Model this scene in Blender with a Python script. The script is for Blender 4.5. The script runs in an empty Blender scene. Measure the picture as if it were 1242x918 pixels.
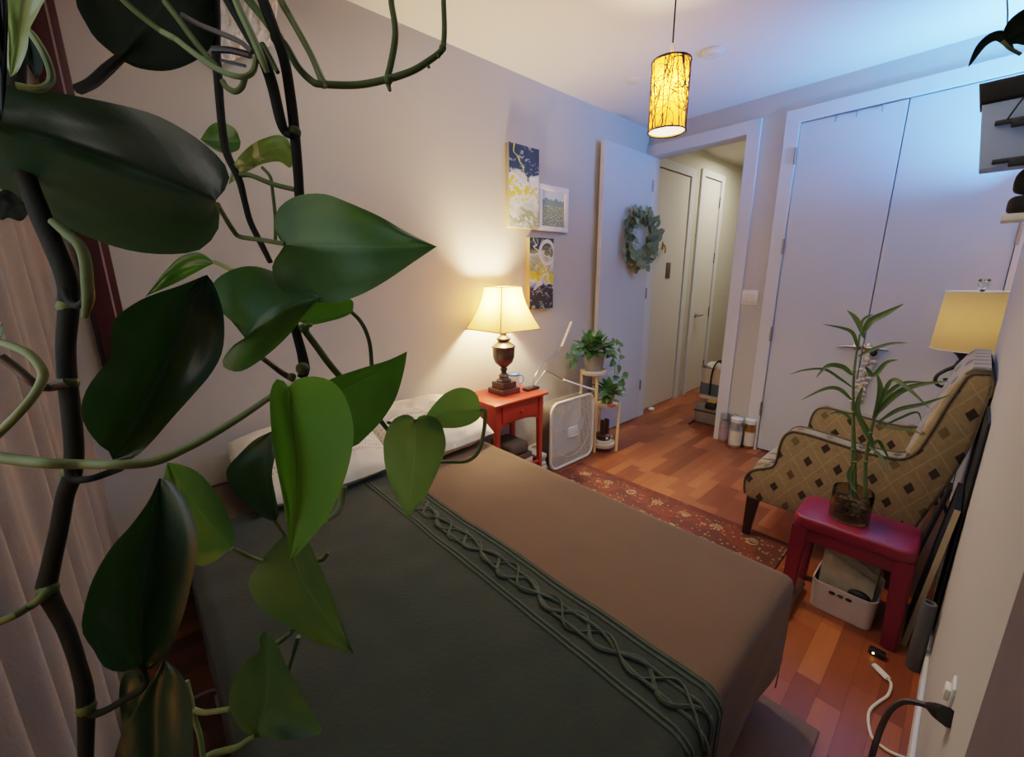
import bpy, bmesh, math, random
from mathutils import Vector, Matrix, noise
random.seed(7)
S = bpy.context.scene
COL = S.collection
PI = math.pi
# ---------------------------------------------------------------- camera model (solved from the room's vanishing lines)
F = 510.305
CX = Vector((0.67410685, 0.16748177, -0.71939545))   # columns: world X, Y, Z seen from the camera
CAM_R = Matrix(((0.67410685, 0.73858993, -0.00805442),
                (0.16748177, -0.16346196, -0.97222942),
                (-0.71939545, 0.65403754, -0.23389117)))
CAM = Vector((0, 0, 1.41))
def ray(x, y):
    return CAM_R.transposed() @ Vector((x - 621, y - 459, F))
def P(x, y, axis, val):            # point of the plane axis = val seen at a place of the photograph
    w = ray(x, y)
    return CAM + w * ((val - CAM[axis]) / w[axis])
def D(x, y, d):                    # point at depth d
    return CAM + ray(x, y) * (d / F)
XL, XR, YB, ZC = -2.237, 0.092, 3.714, 2.678
# ---------------------------------------------------------------- object helpers
ORG = {}
def new_empty(name, loc):
    o = bpy.data.objects.new(name, None); COL.objects.link(o)
    o.location = loc; o.empty_display_size = .05; ORG[o.name] = Vector(loc); return o
def thing(name, label, cat, loc=(0, 0, 0), group=None):
    o = new_empty(name, loc); o['label'] = label; o['category'] = cat
    if group: o['group'] = group
    return o
def obj(name, bm, m, parent=None, smooth=True, label=None, auto=40):
    me = bpy.data.meshes.new(name)
    org = ORG[parent.name] if parent else None
    if org is None:
        vs = [v.co for v in bm.verts]
        if vs:
            org = Vector((sum(v.x for v in vs) / len(vs), sum(v.y for v in vs) / len(vs), min(v.z for v in vs)))
        else: org = Vector((0, 0, 0))
    for v in bm.verts: v.co -= org
    bmesh.ops.recalc_face_normals(bm, faces=bm.faces[:])
    bm.to_mesh(me); bm.free()
    o = bpy.data.objects.new(name, me); COL.objects.link(o)
    if isinstance(m, (list, tuple)):
        for q in m: me.materials.append(q)
    else: me.materials.append(m)
    ORG[o.name] = org
    if parent: o.parent = parent
    else: o.location = org
    if smooth:
        for p in me.polygons: p.use_smooth = True
        try: me.set_sharp_from_angle(angle=math.radians(auto))
        except Exception: pass
    if label: o['label'] = label
    return o
def tag(o, label, cat, group=None):
    o['label'] = label; o['category'] = cat
    if group: o['group'] = group
    return o
def struct(name, bm, m, parent=None, smooth=False):
    o = obj(name, bm, m, parent, smooth)
    if not parent: o['kind'] = 'structure'
    return o
def NB():
    return bmesh.new()
def merge(bm, tmp, M=None):
    if M is not None: bmesh.ops.transform(tmp, matrix=M, verts=tmp.verts[:])
    me = bpy.data.meshes.new('tmp'); tmp.to_mesh(me); tmp.free(); bm.from_mesh(me); bpy.data.meshes.remove(me)
def box(bm, a, b, bev=0.0, M=None, seg=2):
    t = bmesh.new(); bmesh.ops.create_cube(t, size=1)
    a = Vector(a); b = Vector(b)
    for v in t.verts: v.co = Vector(((a[i] + b[i]) / 2 + v.co[i] * abs(b[i] - a[i]) for i in range(3)))
    if bev > 0: bmesh.ops.bevel(t, geom=t.edges[:], offset=bev, segments=seg, affect='EDGES', profile=.5)
    merge(bm, t, M); return bm
def cbox(bm, c, s, bev=0.0, M=None):
    c = Vector(c); s = Vector(s) / 2
    return box(bm, c - s, c + s, bev, M)
def spline(pts, n):
    """Catmull-Rom through points, n samples per span"""
    pts = [Vector(p) for p in pts]
    if len(pts) < 3 or n <= 1: 
        if len(pts) == 2 and n > 1: return [pts[0].lerp(pts[1], i / n) for i in range(n + 1)]
        return pts
    out = []
    for i in range(len(pts) - 1):
        p1, p2 = pts[i], pts[i + 1]
        p0 = pts[i - 1] if i else p1 * 2 - p2
        p3 = pts[i + 2] if i + 2 < len(pts) else p2 * 2 - p1
        for k in range(n):
            t = k / n
            out.append(.5 * ((2 * p1) + (p2 - p0) * t + (2 * p0 - 5 * p1 + 4 * p2 - p3) * t * t + (3 * p1 - p0 - 3 * p2 + p3) * t ** 3))
    out.append(pts[-1]); return out
def tube(bm, pts, r, n=8, smooth=4, flat=1.0):
    pts = [Vector(p) for p in pts]
    k = len(pts)
    rs = list(r) if isinstance(r, (list, tuple)) else [r] * k
    if smooth > 1:
        q = spline(pts, smooth)
        rr = []
        for i in range(len(q)):
            t = i / (len(q) - 1) * (k - 1); a = min(int(t), k - 2); rr.append(rs[a] + (rs[a + 1] - rs[a]) * (t - a))
        pts, rs = q, rr
    t0 = (pts[1] - pts[0]).normalized()
    up = Vector((0, 0, 1)) if abs(t0.z) < .9 else Vector((1, 0, 0))
    u = t0.cross(up).normalized(); rings = []
    for i, p in enumerate(pts):
        t = (pts[min(i + 1, len(pts) - 1)] - pts[max(i - 1, 0)])
        if t.length < 1e-9: t = t0
        t.normalize(); u = (u - t * u.dot(t))
        if u.length < 1e-6: u = t.orthogonal()
        u.normalize(); v = t.cross(u)
        rings.append([bm.verts.new(p + (u * math.cos(2 * PI * j / n) + v * math.sin(2 * PI * j / n) * flat) * rs[i]) for j in range(n)])
    for a, b in zip(rings, rings[1:]):
        for j in range(n): bm.faces.new((a[j], a[(j + 1) % n], b[(j + 1) % n], b[j]))
    bm.faces.new(rings[0][::-1]); bm.faces.new(rings[-1]); return bm
def lathe(bm, prof, c=(0, 0, 0), n=32, M=None, cap=True):
    t = bmesh.new(); rings = []
    for r, z in prof:
        rings.append([t.verts.new((r * math.cos(2 * PI * j / n), r * math.sin(2 * PI * j / n), z)) for j in range(n)])
    for a, b in zip(rings, rings[1:]):
        for j in range(n): t.faces.new((a[j], a[(j + 1) % n], b[(j + 1) % n], b[j]))
    if cap:
        if prof[0][0] > 1e-4: t.faces.new(rings[0][::-1])
        if prof[-1][0] > 1e-4: t.faces.new(rings[-1])
    bmesh.ops.remove_doubles(t, verts=t.verts[:], dist=1e-5)
    MM = Matrix.Translation(c)
    if M is not None: MM = MM @ M
    merge(bm, t, MM); return bm
def prism(bm, poly, ax, a, b, bev=0.0, seg=3):
    """extrude a 2D polygon along axis ax from a to b (poly coords are the other two axes in order)"""
    t = bmesh.new(); o = [i for i in range(3) if i != ax]
    def mk(p, h):
        c = [0, 0, 0]; c[o[0]], c[o[1]] = p[0], p[1]; c[ax] = h; return t.verts.new(c)
    A = [mk(p, a) for p in poly]; B = [mk(p, b) for p in poly]; n = len(poly)
    fa = t.faces.new(A); fb = t.faces.new(B[::-1])
    for i in range(n): t.faces.new((A[i], B[i], B[(i + 1) % n], A[(i + 1) % n]))
    bmesh.ops.recalc_face_normals(t, faces=t.faces[:])
    if bev > 0:
        e = [x for x in t.edges if fa in x.link_faces or fb in x.link_faces]
        bmesh.ops.bevel(t, geom=e, offset=bev, segments=seg, affect='EDGES', profile=.5)
    big = [f for f in t.faces if len(f.verts) > 4]
    if big: bmesh.ops.triangulate(t, faces=big)
    merge(bm, t); return bm
def grid(bm, f, nu, nv, close_u=False, uvf=None):
    lay = bm.loops.layers.uv.verify()
    V = [[bm.verts.new(f(i / nu, j / nv)) for j in range(nv + 1)] for i in range(nu + (0 if close_u else 1))]
    for i in range(nu):
        for j in range(nv):
            i2 = (i + 1) % len(V)
            try: fc = bm.faces.new((V[i][j], V[i2][j], V[i2][j + 1], V[i][j + 1]))
            except ValueError: continue
            for l, (a, b) in zip(fc.loops, ((i, j), (i + 1, j), (i + 1, j + 1), (i, j + 1))): l[lay].uv = (a / nu, b / nv)
    return bm
def boxuv(bm, s=1.0):
    lay = bm.loops.layers.uv.verify()
    bm.normal_update()
    for f in bm.faces:
        n = f.normal; a = max(range(3), key=lambda i: abs(n[i])); o = [i for i in range(3) if i != a]
        for l in f.loops: l[lay].uv = (l.vert.co[o[0]] * s, l.vert.co[o[1]] * s)
    return bm
def rot(ax, deg, at=(0, 0, 0)):
    at = Vector(at); return Matrix.Translation(at) @ Matrix.Rotation(math.radians(deg), 4, ax) @ Matrix.Translation(-at)
def nz(x, y, z, s=1.0): return noise.noise(Vector((x * s, y * s, z * s)))
# ---------------------------------------------------------------- materials
def lin(c):
    f = lambda v: v / 12.92 if v <= .04045 else ((v + .055) / 1.055) ** 2.4
    return tuple(f(v / 255) for v in c) + (1,)
class NT:
    def __init__(s, name):
        s.m = bpy.data.materials.new(name); s.m.use_nodes = True; s.t = s.m.node_tree; s.t.nodes.clear()
        s.out = s.n('ShaderNodeOutputMaterial')
    def n(s, ty, **k):
        o = s.t.nodes.new(ty)
        for a, b in k.items(): setattr(o, a, b)
        return o
    def l(s, a, b): s.t.links.new(a, b)
    def put(s, sock, v):
        if hasattr(v, 'is_linked') or hasattr(v, 'links'): s.l(v, sock)
        else: sock.default_value = v
    def math(s, op, a, b=0.0, c=None, clamp=False):
        o = s.n('ShaderNodeMath', operation=op, use_clamp=clamp); s.put(o.inputs[0], a); s.put(o.inputs[1], b)
        if c is not None: s.put(o.inputs[2], c)
        return o.outputs[0]
    def mix(s, f, a, b, mode='MIX'):
        o = s.n('ShaderNodeMix', data_type='RGBA', blend_type=mode)
        s.put(o.inputs[0], f); s.put(o.inputs[6], a); s.put(o.inputs[7], b); return o.outputs[2]
    def ramp(s, f, stops, interp='LINEAR'):
        o = s.n('ShaderNodeValToRGB'); e = o.color_ramp.elements; o.color_ramp.interpolation = interp
        while len(e) < len(stops): e.new(.5)
        for q, (p, c) in zip(e, stops): q.position = p; q.color = c
        s.put(o.inputs[0], f); return o.outputs[0]
    def coord(s, k='Object'):
        return s.n('ShaderNodeTexCoord').outputs[k]
    def noise(s, sc, det=3, vec=None, rough=.5, dist=0.0):
        o = s.n('ShaderNodeTexNoise'); o.inputs['Scale'].default_value = sc; o.inputs['Detail'].default_value = det
        o.inputs['Roughness'].default_value = rough; o.inputs['Distortion'].default_value = dist
        s.l(vec if vec is not None else s.coord(), o.inputs['Vector']); return o
    def voro(s, sc, vec=None, feat='F1'):
        o = s.n('ShaderNodeTexVoronoi', feature=feat); o.inputs['Scale'].default_value = sc
        s.l(vec if vec is not None else s.coord(), o.inputs['Vector']); return o
    def sep(s, v):
        o = s.n('ShaderNodeSeparateXYZ'); s.l(v, o.inputs[0]); return o.outputs
    def comb(s, x=0.0, y=0.0, z=0.0):
        o = s.n('ShaderNodeCombineXYZ')
        for i, v in enumerate((x, y, z)): s.put(o.inputs[i], v)
        return o.outputs[0]
    def white(s, v):
        o = s.n('ShaderNodeTexWhiteNoise', noise_dimensions='3D'); s.l(v, o.inputs['Vector']); return o.outputs['Value']
    def bump(s, h, st=.3, dist=.01):
        o = s.n('ShaderNodeBump'); o.inputs['Strength'].default_value = st; o.inputs['Distance'].default_value = dist
        s.l(h, o.inputs['Height']); return o.outputs[0]
    def pr(s, col, rough=.5, metal=0.0, spec=.5, nrm=None, alpha=None, trans=0.0, emit=None, es=0.0, sheen=0.0, coat=0.0):
        o = s.n('ShaderNodeBsdfPrincipled'); s.put(o.inputs['Base Color'], col); s.put(o.inputs['Roughness'], rough)
        s.put(o.inputs['Metallic'], metal); s.put(o.inputs['Specular IOR Level'], spec)
        if nrm is not None: s.l(nrm, o.inputs['Normal'])
        if trans: o.inputs['Transmission Weight'].default_value = trans
        if emit is not None: s.put(o.inputs['Emission Color'], emit); o.inputs['Emission Strength'].default_value = es
        if sheen: o.inputs['Sheen Weight'].default_value = sheen
        if coat: o.inputs['Coat Weight'].default_value = coat
        return o.outputs[0]
    def done(s, sh): s.l(sh, s.out.inputs[0]); return s.m
def mat(name, rgb, rough=.5, metal=0.0, var=.12, sc=14, bump=0.0, bsc=120, spec=.5, sheen=0.0, emit=None, es=0.0, coat=0.0):
    t = NT(name); c = lin(rgb); n = t.noise(sc, 4)
    dark = tuple(v * (1 - var) for v in c[:3]) + (1,); lite = tuple(min(1, v * (1 + var)) for v in c[:3]) + (1,)
    col = t.mix(n.outputs['Fac'], dark, lite)
    nr = None
    if bump: nr = t.bump(t.noise(bsc, 4).outputs['Fac'], bump, .004)
    return t.done(t.pr(col, rough, metal, spec, nr, sheen=sheen, emit=emit, es=es, coat=coat))
def glass(name, rgb=(235, 245, 245), rough=.03):
    t = NT(name); n = t.noise(9, 2); col = t.mix(n.outputs['Fac'], lin(rgb), tuple(v * .96 for v in lin(rgb)[:3]) + (1,))
    return t.done(t.pr(col, rough, trans=1.0))
def translucent(name, rgb, rgb2, f=.4, rough=.6, var=.1, weave=0):
    t = NT(name); n = t.noise(18, 3); c = lin(rgb)
    col = t.mix(n.outputs['Fac'], tuple(v * (1 - var) for v in c[:3]) + (1,), c)
    nr = None
    if weave:
        x = t.coord('Object'); w = t.noise(weave, 2, vec=x); nr = t.bump(w.outputs['Fac'], .3, .002)
        col = t.mix(t.math('MULTIPLY', w.outputs['Fac'], .35), col, tuple(v * .6 for v in c[:3]) + (1,))
    a = t.pr(col, rough, nrm=nr, spec=.2); b = t.n('ShaderNodeBsdfTranslucent'); b.inputs[0].default_value = lin(rgb2)
    mx = t.n('ShaderNodeMixShader'); mx.inputs[0].default_value = f; t.l(a, mx.inputs[1]); t.l(b.outputs[0], mx.inputs[2])
    return t.done(mx.outputs[0])
def leafmat(name, dark, lite, vein, tr=(80, 130, 20), tf=.3, rough=.33, variegate=None, spec=.5):
    t = NT(name); uv = t.coord('UV'); s = t.sep(uv)
    a = t.math('ABSOLUTE', t.math('SUBTRACT', s[1], .5))           # distance from the midrib
    n = t.noise(30, 3); n2 = t.noise(8, 2)
    col = t.mix(n2.outputs['Fac'], lin(dark), lin(lite))
    ph = t.math('SUBTRACT', t.math('MULTIPLY', s[0], 11), t.math('MULTIPLY', a, 9))
    lat = t.math('POWER', t.math('ABSOLUTE', t.math('SINE', t.math('MULTIPLY', ph, PI))), 9)
    lat = t.math('SUBTRACT', 1, lat); lat = t.math('POWER', lat, 1)
    band = t.math('MULTIPLY', t.math('POWER', t.math('ABSOLUTE', t.math('SINE', t.math('MULTIPLY', ph, PI))), 14), .07)
    col = t.mix(band, col, lin(vein))
    mid = t.math('LESS_THAN', a, .012)
    col = t.mix(t.math('MULTIPLY', mid, .55), col, lin(vein))
    if variegate:
        v = t.ramp(t.noise(24, 3, dist=1.5).outputs['Fac'], [(.5, (0, 0, 0, 1)), (.56, (1, 1, 1, 1))])
        w = t.math('MULTIPLY', v, t.math('GREATER_THAN', s[0], .45))
        col = t.mix(w, col, lin(variegate))
    hgt = t.math('ADD', t.math('MULTIPLY', band, 1.2), t.math('MULTIPLY', n.outputs['Fac'], .25))
    nr = t.bump(hgt, .2, .002)
    p = t.pr(col, rough, nrm=nr, spec=spec)
    b = t.n('ShaderNodeBsdfTranslucent'); t.put(b.inputs[0], t.mix(band, lin(tr), tuple(v * .6 for v in lin(tr)[:3]) + (1,)))
    mx = t.n('ShaderNodeMixShader'); mx.inputs[0].default_value = tf; t.l(p, mx.inputs[1]); t.l(b.outputs[0], mx.inputs[2])
    return t.done(mx.outputs[0])
def floor_mat():
    t = NT('wood_strip_floor'); s = t.sep(t.coord('Object'))
    u = t.math('DIVIDE', s[0], .072); iu = t.math('FLOOR', u)
    off = t.white(t.comb(iu, 3.7, 0.0)); v = t.math('ADD', t.math('DIVIDE', s[1], .34), t.math('MULTIPLY', off, 7)); iv = t.math('FLOOR', v)
    w = t.white(t.comb(iu, iv, 1.0))
    vec = t.comb(t.math('MULTIPLY', s[0], 60), t.math('MULTIPLY', s[1], 5), w)
    g = t.noise(1.0, 4, vec=vec)
    base = t.ramp(w, [(0, lin((112, 58, 34))), (.35, lin((140, 77, 45))), (.7, lin((160, 90, 52))), (1, lin((182, 110, 66)))])
    col = t.mix(t.math('MULTIPLY', g.outputs['Fac'], .45), base, lin((96, 48, 26)))
    fu = t.math('FRACT', u); fv = t.math('FRACT', v)
    gap = t.math('MAXIMUM', t.math('LESS_THAN', fu, .022), t.math('LESS_THAN', fv, .005))
    col = t.mix(t.math('MULTIPLY', gap, .6), col, lin((60, 30, 18)))
    r = t.math('ADD', .27, t.math('MULTIPLY', t.noise(5).outputs['Fac'], .16))
    return t.done(t.pr(col, r, nrm=t.bump(t.math('SUBTRACT', t.math('MULTIPLY', g.outputs['Fac'], .15), gap), .15, .002), spec=.28))
def wall_mat(name, rgb):
    t = NT(name); c = lin(rgb); n = t.noise(1.3, 3)
    col = t.mix(n.outputs['Fac'], tuple(v * .96 for v in c[:3]) + (1,), c)
    return t.done(t.pr(col, .75, nrm=t.bump(t.noise(160, 3).outputs['Fac'], .06, .002), spec=.25))
def rug_mat():
    t = NT('persian_rug_wool'); s = t.sep(t.coord('Object'))
    vec = t.comb(s[0], s[1], 0.0)
    v1 = t.voro(10, vec); v2 = t.voro(52, vec); n = t.noise(60, 3, vec=vec)
    fl = t.ramp(v1.outputs['Distance'], [(0, lin((205, 170, 120))), (.16, lin((178, 122, 84))), (.22, lin((112, 44, 34))), (.5, lin((124, 54, 40))), (.62, lin((76, 40, 40)))])
    bits = t.ramp(v2.outputs['Distance'], [(0, (1, 1, 1, 1)), (.3, (1, 1, 1, 1)), (.42, (0, 0, 0, 1))])
    pick = t.ramp(t.sep(v2.outputs['Color'])[0], [(0, lin((112, 32, 24))), (.5, lin((196, 152, 98))), (.75, lin((72, 78, 52))), (1, lin((150, 70, 40)))], 'CONSTANT')
    pet = t.math('SINE', t.math('MULTIPLY', t.math('ARCTAN2', t.math('SINE', t.math('MULTIPLY', s[0], 42)), t.math('SINE', t.math('MULTIPLY', s[1], 42))), 8))
    rad = t.math('SQRT', t.math('ADD', t.math('POWER', t.math('SINE', t.math('MULTIPLY', s[0], 17)), 2), t.math('POWER', t.math('SINE', t.math('MULTIPLY', t.math('ADD', s[1], .11), 17)), 2)))
    fm = t.math('MULTIPLY', t.math('LESS_THAN', rad, .55), t.math('GREATER_THAN', pet, -.1))
    col = t.mix(t.math('MULTIPLY', bits, .8), fl, pick)
    col = t.mix(t.math('MULTIPLY', fm, .75), col, lin((214, 186, 136)))
    ey = t.math('GREATER_THAN', s[1], .885); col = t.mix(t.math('MULTIPLY', ey, .75), col, lin((84, 28, 24)))
    col = t.mix(.34, col, lin((118, 84, 68)))
    return t.done(t.pr(t.mix(t.math('MULTIPLY', n.outputs['Fac'], .3), col, lin((60, 20, 16))), .95, spec=.1, nrm=t.bump(n.outputs['Fac'], .5, .004)))
def chair_fabric():
    t = NT('diamond_woven_fabric'); wv = t.n('ShaderNodeVectorMath', operation='ADD'); t.l(t.coord('UV'), wv.inputs[0]); sc_ = t.n('ShaderNodeVectorMath', operation='SCALE'); t.l(t.noise(9, 2).outputs['Color'], sc_.inputs[0]); sc_.inputs['Scale'].default_value = .018; t.l(sc_.outputs[0], wv.inputs[1]); s = t.sep(wv.outputs[0])
    a = t.math('ADD', t.math('DIVIDE', s[0], .122), t.math('DIVIDE', s[1], .178)); b = t.math('SUBTRACT', t.math('DIVIDE', s[0], .122), t.math('DIVIDE', s[1], .178))
    fa = t.math('FRACT', a); fb = t.math('FRACT', b); ia = t.math('FLOOR', a); ib = t.math('FLOOR', b)
    m = t.math('MAXIMUM', t.math('ABSOLUTE', t.math('SUBTRACT', fa, .5)), t.math('ABSOLUTE', t.math('SUBTRACT', fb, .5)))
    dia = t.math('LESS_THAN', m, .155); line = t.math('GREATER_THAN', m, .475)
    w = t.white(t.comb(ia, ib, 0.0))
    dc = t.ramp(w, [(0, lin((44, 33, 28))), (.35, lin((84, 66, 50))), (.55, lin((52, 40, 34))), (.75, lin((96, 84, 56)))], 'CONSTANT')
    n = t.noise(26, 5, dist=2.0); fine = t.noise(300, 2)
    bg = t.mix(n.outputs['Fac'], lin((112, 96, 70)), lin((150, 132, 100)))
    col = t.mix(t.math('MULTIPLY', line, .3), bg, lin((178, 162, 128)))
    col = t.mix(dia, col, dc)
    return t.done(t.pr(col, .85, spec=.2, sheen=.2, nrm=t.bump(fine.outputs['Fac'], .3, .002)))
def chair_fabric2():
    t = NT('striped_woven_fabric'); s = t.sep(t.coord('UV'))
    n = t.noise(6, 3); u = t.math('ADD', t.math('DIVIDE', s[0], .16), t.math('MULTIPLY', n.outputs['Fac'], .5)); iu = t.math('FLOOR', u)
    v = t.math('ADD', t.math('DIVIDE', s[1], .11), t.math('MULTIPLY', iu, .5))
    fu = t.math('ABSOLUTE', t.math('SUBTRACT', t.math('FRACT', u), .5)); fv = t.math('ABSOLUTE', t.math('SUBTRACT', t.math('FRACT', v), .5))
    el = t.math('LESS_THAN', t.math('ADD', t.math('MULTIPLY', fu, 2.6), t.math('MULTIPLY', t.math('MULTIPLY', fv, fv), 34)), 1.0)
    bg = t.mix(t.noise(30, 4, dist=1.5).outputs['Fac'], lin((134, 116, 88)), lin((168, 150, 120)))
    col = t.mix(t.math('MULTIPLY', el, .85), bg, lin((66, 56, 44)))
    return t.done(t.pr(col, .85, spec=.2, sheen=.2, nrm=t.bump(t.noise(300, 2).outputs['Fac'], .3, .002)))
def knit_mat(name, rgb, rgb2, sx=230, sy=110):
    t = NT(name); s = t.sep(t.coord('Object'))
    rib = t.math('SINE', t.math('MULTIPLY', s[1], sx)); st = t.math('SINE', t.math('MULTIPLY', s[0], sy * 3))
    n = t.noise(40, 4); n2 = t.noise(3, 3)
    h = t.math('ADD', t.math('MULTIPLY', rib, .4), t.math('ADD', t.math('MULTIPLY', st, .15), n.outputs['Fac']))
    col = t.mix(n2.outputs['Fac'], lin(rgb), lin(rgb2)); col = t.mix(t.math('MULTIPLY', n.outputs['Fac'], .35), col, tuple(v * .45 for v in lin(rgb)[:3]) + (1,))
    return t.done(t.pr(col, .95, spec=.1, sheen=.25, nrm=t.bump(h, .45, .004)))
def paint_mat(name, kind):
    t = NT(name); uv = t.coord('UV'); s = t.sep(uv)
    v = t.comb(t.math('MULTIPLY', s[0], 1.0), t.math('MULTIPLY', s[1], 2.8), 0.3 if kind == 1 else 4.3)
    n1 = t.noise(2.2, 1, vec=v, dist=1.2).outputs['Fac']; n2 = t.noise(3.0, 1, vec=v, dist=1.8).outputs['Fac']; n3 = t.noise(4.2, 1, vec=v, dist=1.8).outputs['Fac']
    navy, white, yel, oliv, pale = lin((28, 32, 46)), lin((226, 228, 222)), lin((222, 200, 36)), lin((136, 146, 84)), lin((190, 196, 178))
    hh = t.math('ADD', s[1], t.math('MULTIPLY', t.math('SUBTRACT', n1, .5), .55))
    if kind == 1:
        c = t.ramp(hh, [(0, pale), (.16, oliv), (.22, pale), (.36, white), (.4, yel), (.53, yel), (.56, white), (.66, pale), (.7, navy), (1, navy)])
        k = t.ramp(n2, [(.56, (0, 0, 0, 1)), (.6, (1, 1, 1, 1))]); c = t.mix(t.math('MULTIPLY', k, t.math('LESS_THAN', s[1], .68)), c, white)
    else:
        c = t.ramp(hh, [(0, navy), (.32, navy), (.35, lin((120, 130, 176))), (.42, white), (.45, yel), (.56, yel), (.58, oliv), (.74, white), (.78, oliv), (.92, navy)])
        r = t.math('ABSOLUTE', t.math('SUBTRACT', t.math('SQRT', t.math('ADD', t.math('POWER', t.math('SUBTRACT', s[0], .72), 2), t.math('POWER', t.math('MULTIPLY', t.math('SUBTRACT', s[1], .8), 1.9), 2))), .3))
        c = t.mix(t.math('LESS_THAN', r, .05), c, white)
    k = t.ramp(n3, [(.6, (0, 0, 0, 1)), (.63, (1, 1, 1, 1))]); c = t.mix(t.math('MULTIPLY', k, .5), c, pale)
    ln = t.math('LESS_THAN', t.math('ABSOLUTE', t.math('SUBTRACT', t.math('ADD', s[0], t.math('MULTIPLY', n1, .5)), t.math('ADD', .35, t.math('MULTIPLY', t.math('SUBTRACT', 1.0, s[1]), 1.3)))), .025)
    c = t.mix(ln, c, yel if kind == 1 else white)
    return t.done(t.pr(c, .45, nrm=t.bump(n2, .3, .003)))
def meadow_mat():
    t = NT('meadow_print_ink'); s = t.sep(t.coord('UV')); v = t.comb(s[0], s[1], 0.0)
    n = t.noise(22, 4, vec=v).outputs['Fac']; tr = t.noise(7, 3, vec=t.comb(s[0], 0.0, 2.0)).outputs['Fac']
    sky = lin((208, 216, 214)); tree = lin((120, 142, 136)); f1 = lin((150, 162, 130)); f2 = lin((96, 112, 74))
    c = t.mix(t.math('LESS_THAN', s[1], t.math('ADD', .56, t.math('MULTIPLY', tr, .42))), sky, tree)
    fld = t.mix(n, f1, f2); fld = t.mix(t.math('GREATER_THAN', n, .58), fld, lin((220, 218, 190)))
    c = t.mix(t.math('LESS_THAN', s[1], .6), c, fld)
    return t.done(t.pr(c, .5))
def pillow_mat():
    t = NT('eyelet_white_cotton'); s = t.sep(t.coord('UV'))
    row = t.math('FRACT', t.math('MULTIPLY', s[0], 16)); cel = t.math('FRACT', t.math('MULTIPLY', s[1], 44))
    d = t.math('SQRT', t.math('ADD', t.math('POWER', t.math('SUBTRACT', row, .5), 2), t.math('POWER', t.math('SUBTRACT', cel, .5), 2)))
    hole = t.math('MULTIPLY', t.math('LESS_THAN', d, .27), t.math('LESS_THAN', t.math('ABSOLUTE', t.math('SUBTRACT', s[0], .60)), .2))
    n = t.noise(9, 4)
    col = t.mix(n.outputs['Fac'], lin((206, 196, 178)), lin((234, 226, 210))); col = t.mix(t.math('MULTIPLY', hole, .6), col, lin((150, 128, 104)))
    return t.done(t.pr(col, .9, spec=.15, nrm=t.bump(t.math('SUBTRACT', n.outputs['Fac'], hole), .4, .006)))
M = {}
M['wall'] = wall_mat('warm_grey_wall_paint', (190, 186, 178))
M['ceil'] = wall_mat('white_ceiling_paint', (226, 223, 216))
M['trim'] = wall_mat('white_trim_paint', (210, 211, 211))
M['door'] = wall_mat('white_door_paint', (196, 199, 202))
M['hall'] = wall_mat('hall_wall_paint', (192, 186, 168))
M['halldoor'] = wall_mat('hall_door_paint', (214, 208, 196))
M['floor'] = floor_mat()
M['rug'] = rug_mat()
M['greymat'] = mat('mauve_grey_mat_pile', (112, 92, 84), .95, bump=.5, bsc=200)
M['darkgap'] = mat('dark_gap', (28, 26, 30), .9)
M['hinge'] = mat('satin_steel', (150, 148, 150), .35, .9)
M['chrome'] = mat('brushed_chrome', (196, 190, 184), .22, 1.0)
M['red'] = mat('orange_red_paint', (176, 58, 38), .38, var=.14, sc=9, bump=.05)
M['dkred'] = mat('worn_dark_red_paint', (66, 15, 18), .5)
M['maroon'] = mat('crimson_stool_paint', (118, 24, 48), .42, bump=.04)
M['bronze'] = mat('dark_bronze_resin', (62, 50, 44), .34, .25, var=.35, sc=30)
M['iron'] = mat('dark_wrought_iron', (42, 44, 54), .45, .5)
M['white'] = mat('white_plastic', (226, 224, 218), .4)
M['offwhite'] = mat('cream_plastic', (226, 218, 198), .45)
M['black'] = mat('black_plastic', (20, 20, 22), .42)
M['blackfab'] = mat('black_canvas', (11, 11, 11), .8, bump=.2)
M['darkcloth'] = mat('charcoal_cloth', (40, 38, 36), .9, bump=.3)
M['brown'] = mat('brown_cotton_cover', (94, 74, 56), .92, var=.08, sc=5, bump=.12, bsc=260, spec=.15, sheen=.15)
M['green'] = mat('dark_green_cable_knit', (44, 51, 43), .95, var=.22, sc=7, bump=.35, bsc=90, spec=.1, sheen=.2)
M['cable'] = mat('green_cable_stitches', (60, 69, 56), .95, var=.25, sc=60, bump=.4, bsc=220, spec=.1, sheen=.2)
M['pillow'] = pillow_mat()
M['wood'] = mat('pale_birch_wood', (214, 182, 132), .5, var=.15, sc=6)
M['rawwood'] = mat('raw_canvas_stretcher_wood', (178, 158, 128), .7)
M['darkwood'] = mat('espresso_wood', (38, 22, 20), .35)
M['midwood'] = mat('brown_bed_wood', (74, 48, 38), .45)
M['greypot'] = mat('grey_stoneware', (150, 148, 146), .6, bump=.1)
M['brownthing'] = mat('dark_brown_lacquer', (58, 30, 22), .35)
M['fab1'] = chair_fabric(); M['fab2'] = chair_fabric2()
M['piping'] = mat('olive_piping', (84, 70, 50), .8)
M['paint1'] = paint_mat('poured_paint_upper', 1); M['paint2'] = paint_mat('poured_paint_lower', 2); M['meadow'] = meadow_mat()
M['glass'] = glass('clear_glass'); M['amber'] = glass('amber_glass', (196, 140, 76), .1); M['smoke'] = glass('smoky_glass', (206, 192, 166), .04)
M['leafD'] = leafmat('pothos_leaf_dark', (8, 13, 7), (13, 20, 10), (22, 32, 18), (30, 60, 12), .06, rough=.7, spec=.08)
M['leafT'] = leafmat('pothos_leaf_teal', (14, 31, 19), (24, 48, 27), (44, 70, 44), (44, 80, 18), .16, rough=.4)
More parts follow.
